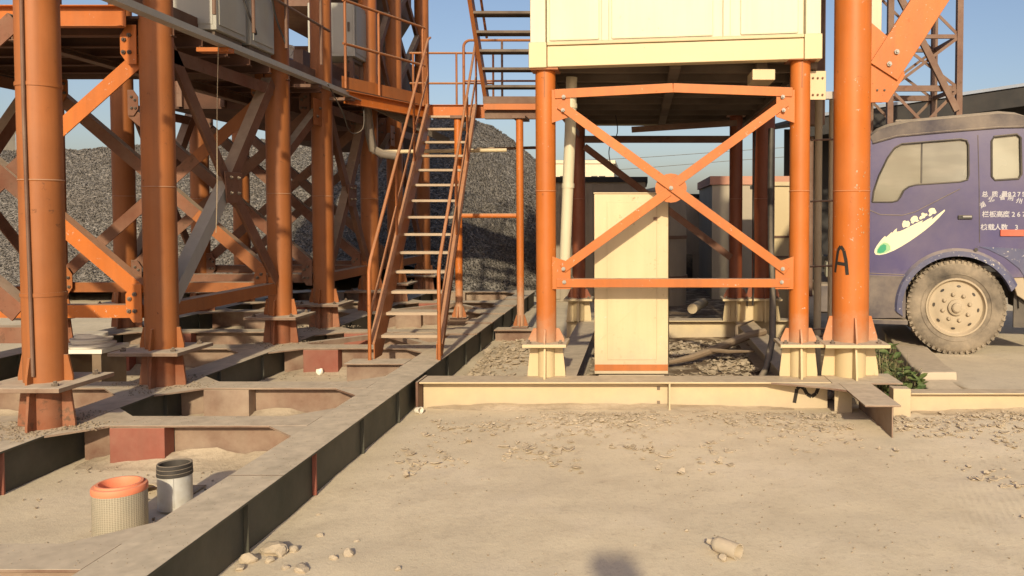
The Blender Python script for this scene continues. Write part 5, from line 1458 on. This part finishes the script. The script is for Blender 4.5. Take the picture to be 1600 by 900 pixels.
# ------------------------------------------------------------------ weeds by the thick leg
lm = MB(); 
ring = [(0, 0), (.30, .22), (.42, .5), (.34, .78), (0, 1.05), (-.34, .78), (-.42, .5), (-.30, .22)]
lm.v = [V((x, y, .10 * abs(x) + .06 * math.sin(y * 3))) for x, y in ring] + [V((0, .5, -.02))]
lm.f = [(i, (i + 1) % 8, 8) for i in range(8)]
leaf_me = lm.mesh('leaf', smooth=0, recalc=False); leaf_me.materials.append(M['leaf'])
rl = random.Random(11)
def weed(x, y, h, n, label, spread):
    w_ = thing('weed_plant', label, 'weed', (x, y, 0), 'weeds beside the thick orange leg')
    stems = MB()
    for k in range(max(3, n // 9)):
        a = rl.uniform(0, 6.28); tipx, tipy = spread * math.cos(a) * rl.uniform(.3, 1), spread * math.sin(a) * rl.uniform(.3, 1)
        stems.path([(x, y, 0), (x + tipx * .4, y + tipy * .4, h * .5), (x + tipx, y + tipy, h * rl.uniform(.75, 1))], [.006, .004, .002], 6)
    stems.build('stems', 'dry_grass', w_)
    for k in range(n):
        a = rl.uniform(0, 6.28); d_ = spread * math.sqrt(rl.random()) * 1.1; z = h * rl.uniform(.2, 1.0) * (1 - .35 * (d_ / spread) ** 2)
        o = bpy.data.objects.new('leaf', leaf_me); col.objects.link(o); o.parent = w_
        o.location = (d_ * math.cos(a), d_ * math.sin(a), z); s = rl.uniform(.045, .105); o.scale = (s, s, s)
        o.rotation_euler = (rl.uniform(-.2, .9), rl.uniform(-.5, .5), rl.uniform(0, 6.28))
weed(2.27, 7.16, .30, 80, 'broad leaved green weed at the foot of the kerb block', .17)
weed(2.22, 7.6, .40, 90, 'taller green weed between the thick orange leg and the kerb strip', .16)
weed(2.35, 8.3, .40, 40, 'shaded green weed near the truck front wheel', .2)
weed(1.55, 8.4, .40, 40, 'dark weed between the two right columns', .16)
gm = MB()
for k in range(700):
    cx, cy = rl.choice([(2.17, 7.3), (2.2, 7.5), (2.25, 7.7), (2.3, 8.0), (2.35, 8.5), (2.15, 7.9), (2.5, 9.4), (1.6, 8.3)]); x = cx + rl.gauss(0, .10); y = cy + rl.gauss(0, .16)
    a = rl.uniform(0, 6.28); L = rl.uniform(.12, .42); b_ = rl.uniform(.1, .7); w_ = rl.uniform(.002, .0045)
    pts = []
    for i in range(4):
        t = i / 3; rr = b_ * L * t * t; px_, py_, pz_ = x + rr * math.cos(a), y + rr * math.sin(a), L * t * (1 - .3 * b_ * t)
        ww = w_ * (1 - t * .8); pts += [(px_ - ww * math.sin(a), py_ + ww * math.cos(a), pz_), (px_ + ww * math.sin(a), py_ - ww * math.cos(a), pz_)]
    gm.add(pts, [(0, 1, 3, 2), (2, 3, 5, 4), (4, 5, 7, 6)])
gr = gm.build('dry_grass', 'dry_grass', recalc=False, smooth=0)
tag(gr, 'dry grass blades between the right columns and the kerb', 'grass', kind='stuff')

# ------------------------------------------------------------------ the photographer, whose head shadow falls into the picture
pe = thing('person', 'person in dark clothes holding up a phone to take the picture', 'person', (.10, -.40, 0))
px0, py0 = .10, -.40
sk = [((0, 0, .98), .135), ((0, .005, 1.18), .135), ((0, .0, 1.38), .15), ((0, 0, 1.49), .075), ((0, .02, 1.56), .06),
      ((-.19, 0, 1.42), .062), ((-.24, .10, 1.20), .05), ((-.18, .27, 1.44), .038), ((-.135, .335, 1.54), .028),
      ((.19, 0, 1.42), .062), ((.22, .12, 1.20), .05), ((.10, .27, 1.42), .038), ((-.01, .335, 1.535), .028),
      ((-.10, 0, .92), .095), ((-.11, .01, .50), .065), ((-.12, -.02, .09), .045), ((-.13, .13, .035), .035),
      ((.10, 0, .92), .095), ((.12, .01, .50), .065), ((.14, -.02, .09), .045), ((.16, .13, .035), .035)]
ed = [(0, 1), (1, 2), (2, 3), (3, 4), (2, 5), (5, 6), (6, 7), (7, 8), (2, 9), (9, 10), (10, 11), (11, 12), (0, 13), (13, 14), (14, 15), (15, 16), (0, 17), (17, 18), (18, 19), (19, 20)]
def skinned(name, verts, edges, mat, par, levels=2):
    me = bpy.data.meshes.new(name); me.from_pydata([v for v, r in verts], edges, []); me.materials.append(M[mat])
    o = bpy.data.objects.new(name, me); col.objects.link(o); o.parent = par
    s_ = o.modifiers.new('skin', 'SKIN')
    if not me.skin_vertices: 
        bm = bmesh.new(); bm.from_mesh(me); bm.verts.layers.skin.verify(); bm.to_mesh(me); bm.free()
    for i, (v, r) in enumerate(verts): me.skin_vertices[0].data[i].radius = (r, r)
    me.skin_vertices[0].data[0].use_root = True
    u_ = o.modifiers.new('sub', 'SUBSURF'); u_.levels = levels; u_.render_levels = levels
    return o
skinned('body', sk, ed, 'cloth_dark', pe)
bm = bmesh.new(); bmesh.ops.create_uvsphere(bm, u_segments=28, v_segments=20, radius=1)
for v in bm.verts:
    d_ = v.co.copy(); z = d_.z
    v.co = V((d_.x * (.076 + .006 * z), d_.y * (.097 + .004 * z), z * .118))
    if d_.y > .6:
        fz = z
        v.co.y += .022 * math.exp(-((d_.x / .16) ** 2) - ((fz + .12) / .22) ** 2)      # nose
        v.co.y -= .008 * math.exp(-(((abs(d_.x) - .36) / .14) ** 2) - ((fz - .1) / .1) ** 2)   # eye sockets
        v.co.y -= .004 * math.exp(-((d_.x / .25) ** 2) - ((fz + .48) / .05) ** 2)      # mouth
    if abs(d_.x) > .85 and abs(z) < .3: v.co.x *= 1.14                                    # ears
    v.co += V((0, .035, 1.655))
hm = MB(); bm.verts.index_update(); hm.v = [v.co.copy() + V((px0, py0, 0)) for v in bm.verts]; hm.f = [tuple(v.index for v in f.verts) for f in bm.faces]; bm.free()
hd = hm.build('head', 'skin', pe, smooth=80)
bm = bmesh.new(); bmesh.ops.create_uvsphere(bm, u_segments=28, v_segments=20, radius=1)
for v in bm.verts:
    d_ = v.co.copy(); v.co = V((d_.x * .085, d_.y * .105 - .012, max(d_.z, -.35) * .124)) + V((0, .030, 1.672))
    if d_.y > .3 and d_.z < .45: v.co.y -= .05
hm = MB(); bm.verts.index_update(); hm.v = [v.co.copy() + V((px0, py0, 0)) for v in bm.verts]; hm.f = [tuple(v.index for v in f.verts) for f in bm.faces]; bm.free()
hm.build('hair', 'black', pe, smooth=80)
for sx, (hx, hy, hz) in ((-1, (-.135, .335, 1.54)), (1, (-.01, .335, 1.535))):
    base = V((hx, hy, hz)); fv = [(tuple(base), .026), (tuple(base + V((0, .02, .04))), .028)]
    fe = [(0, 1)]
    for q in range(4):
        b0 = base + V((sx * (-.024 + .016 * q), .03, .07)); i0 = len(fv)
        L = (.026, .030, .028, .022)[q]
        fv += [(tuple(b0), .009), (tuple(b0 + V((-sx * .01, .028, L))), .008), (tuple(b0 + V((-sx * .025, .02, L * 1.7))), .007)]
        fe += [(1, i0), (i0, i0 + 1), (i0 + 1, i0 + 2)]
    i0 = len(fv); fv += [(tuple(base + V((-sx * .03, -.01, .035))), .010), (tuple(base + V((-sx * .045, -.015, .065))), .009)]; fe += [(0, i0), (i0, i0 + 1)]
    skinned('hand', fv, fe, 'skin', pe, 1)
for sx in (-.13, .15):
    bm_ = MB().prism([(px0 + sx - .045, py0 - .10, 0), (px0 + sx + .045, py0 - .10, 0), (px0 + sx + .05, py0 + .14, 0), (px0 + sx, py0 + .20, 0), (px0 + sx - .05, py0 + .14, 0)], (0, 0, .08)); bm_.build('shoe', 'black', pe, bevel=.02)
ph = thing('phone', 'black phone held up by the person', 'phone', (.02, -.03, 1.57))
MB().box(-.06, .095, -.034, -.026, 1.57, 1.645).build('case', 'black', ph, bevel=.003)
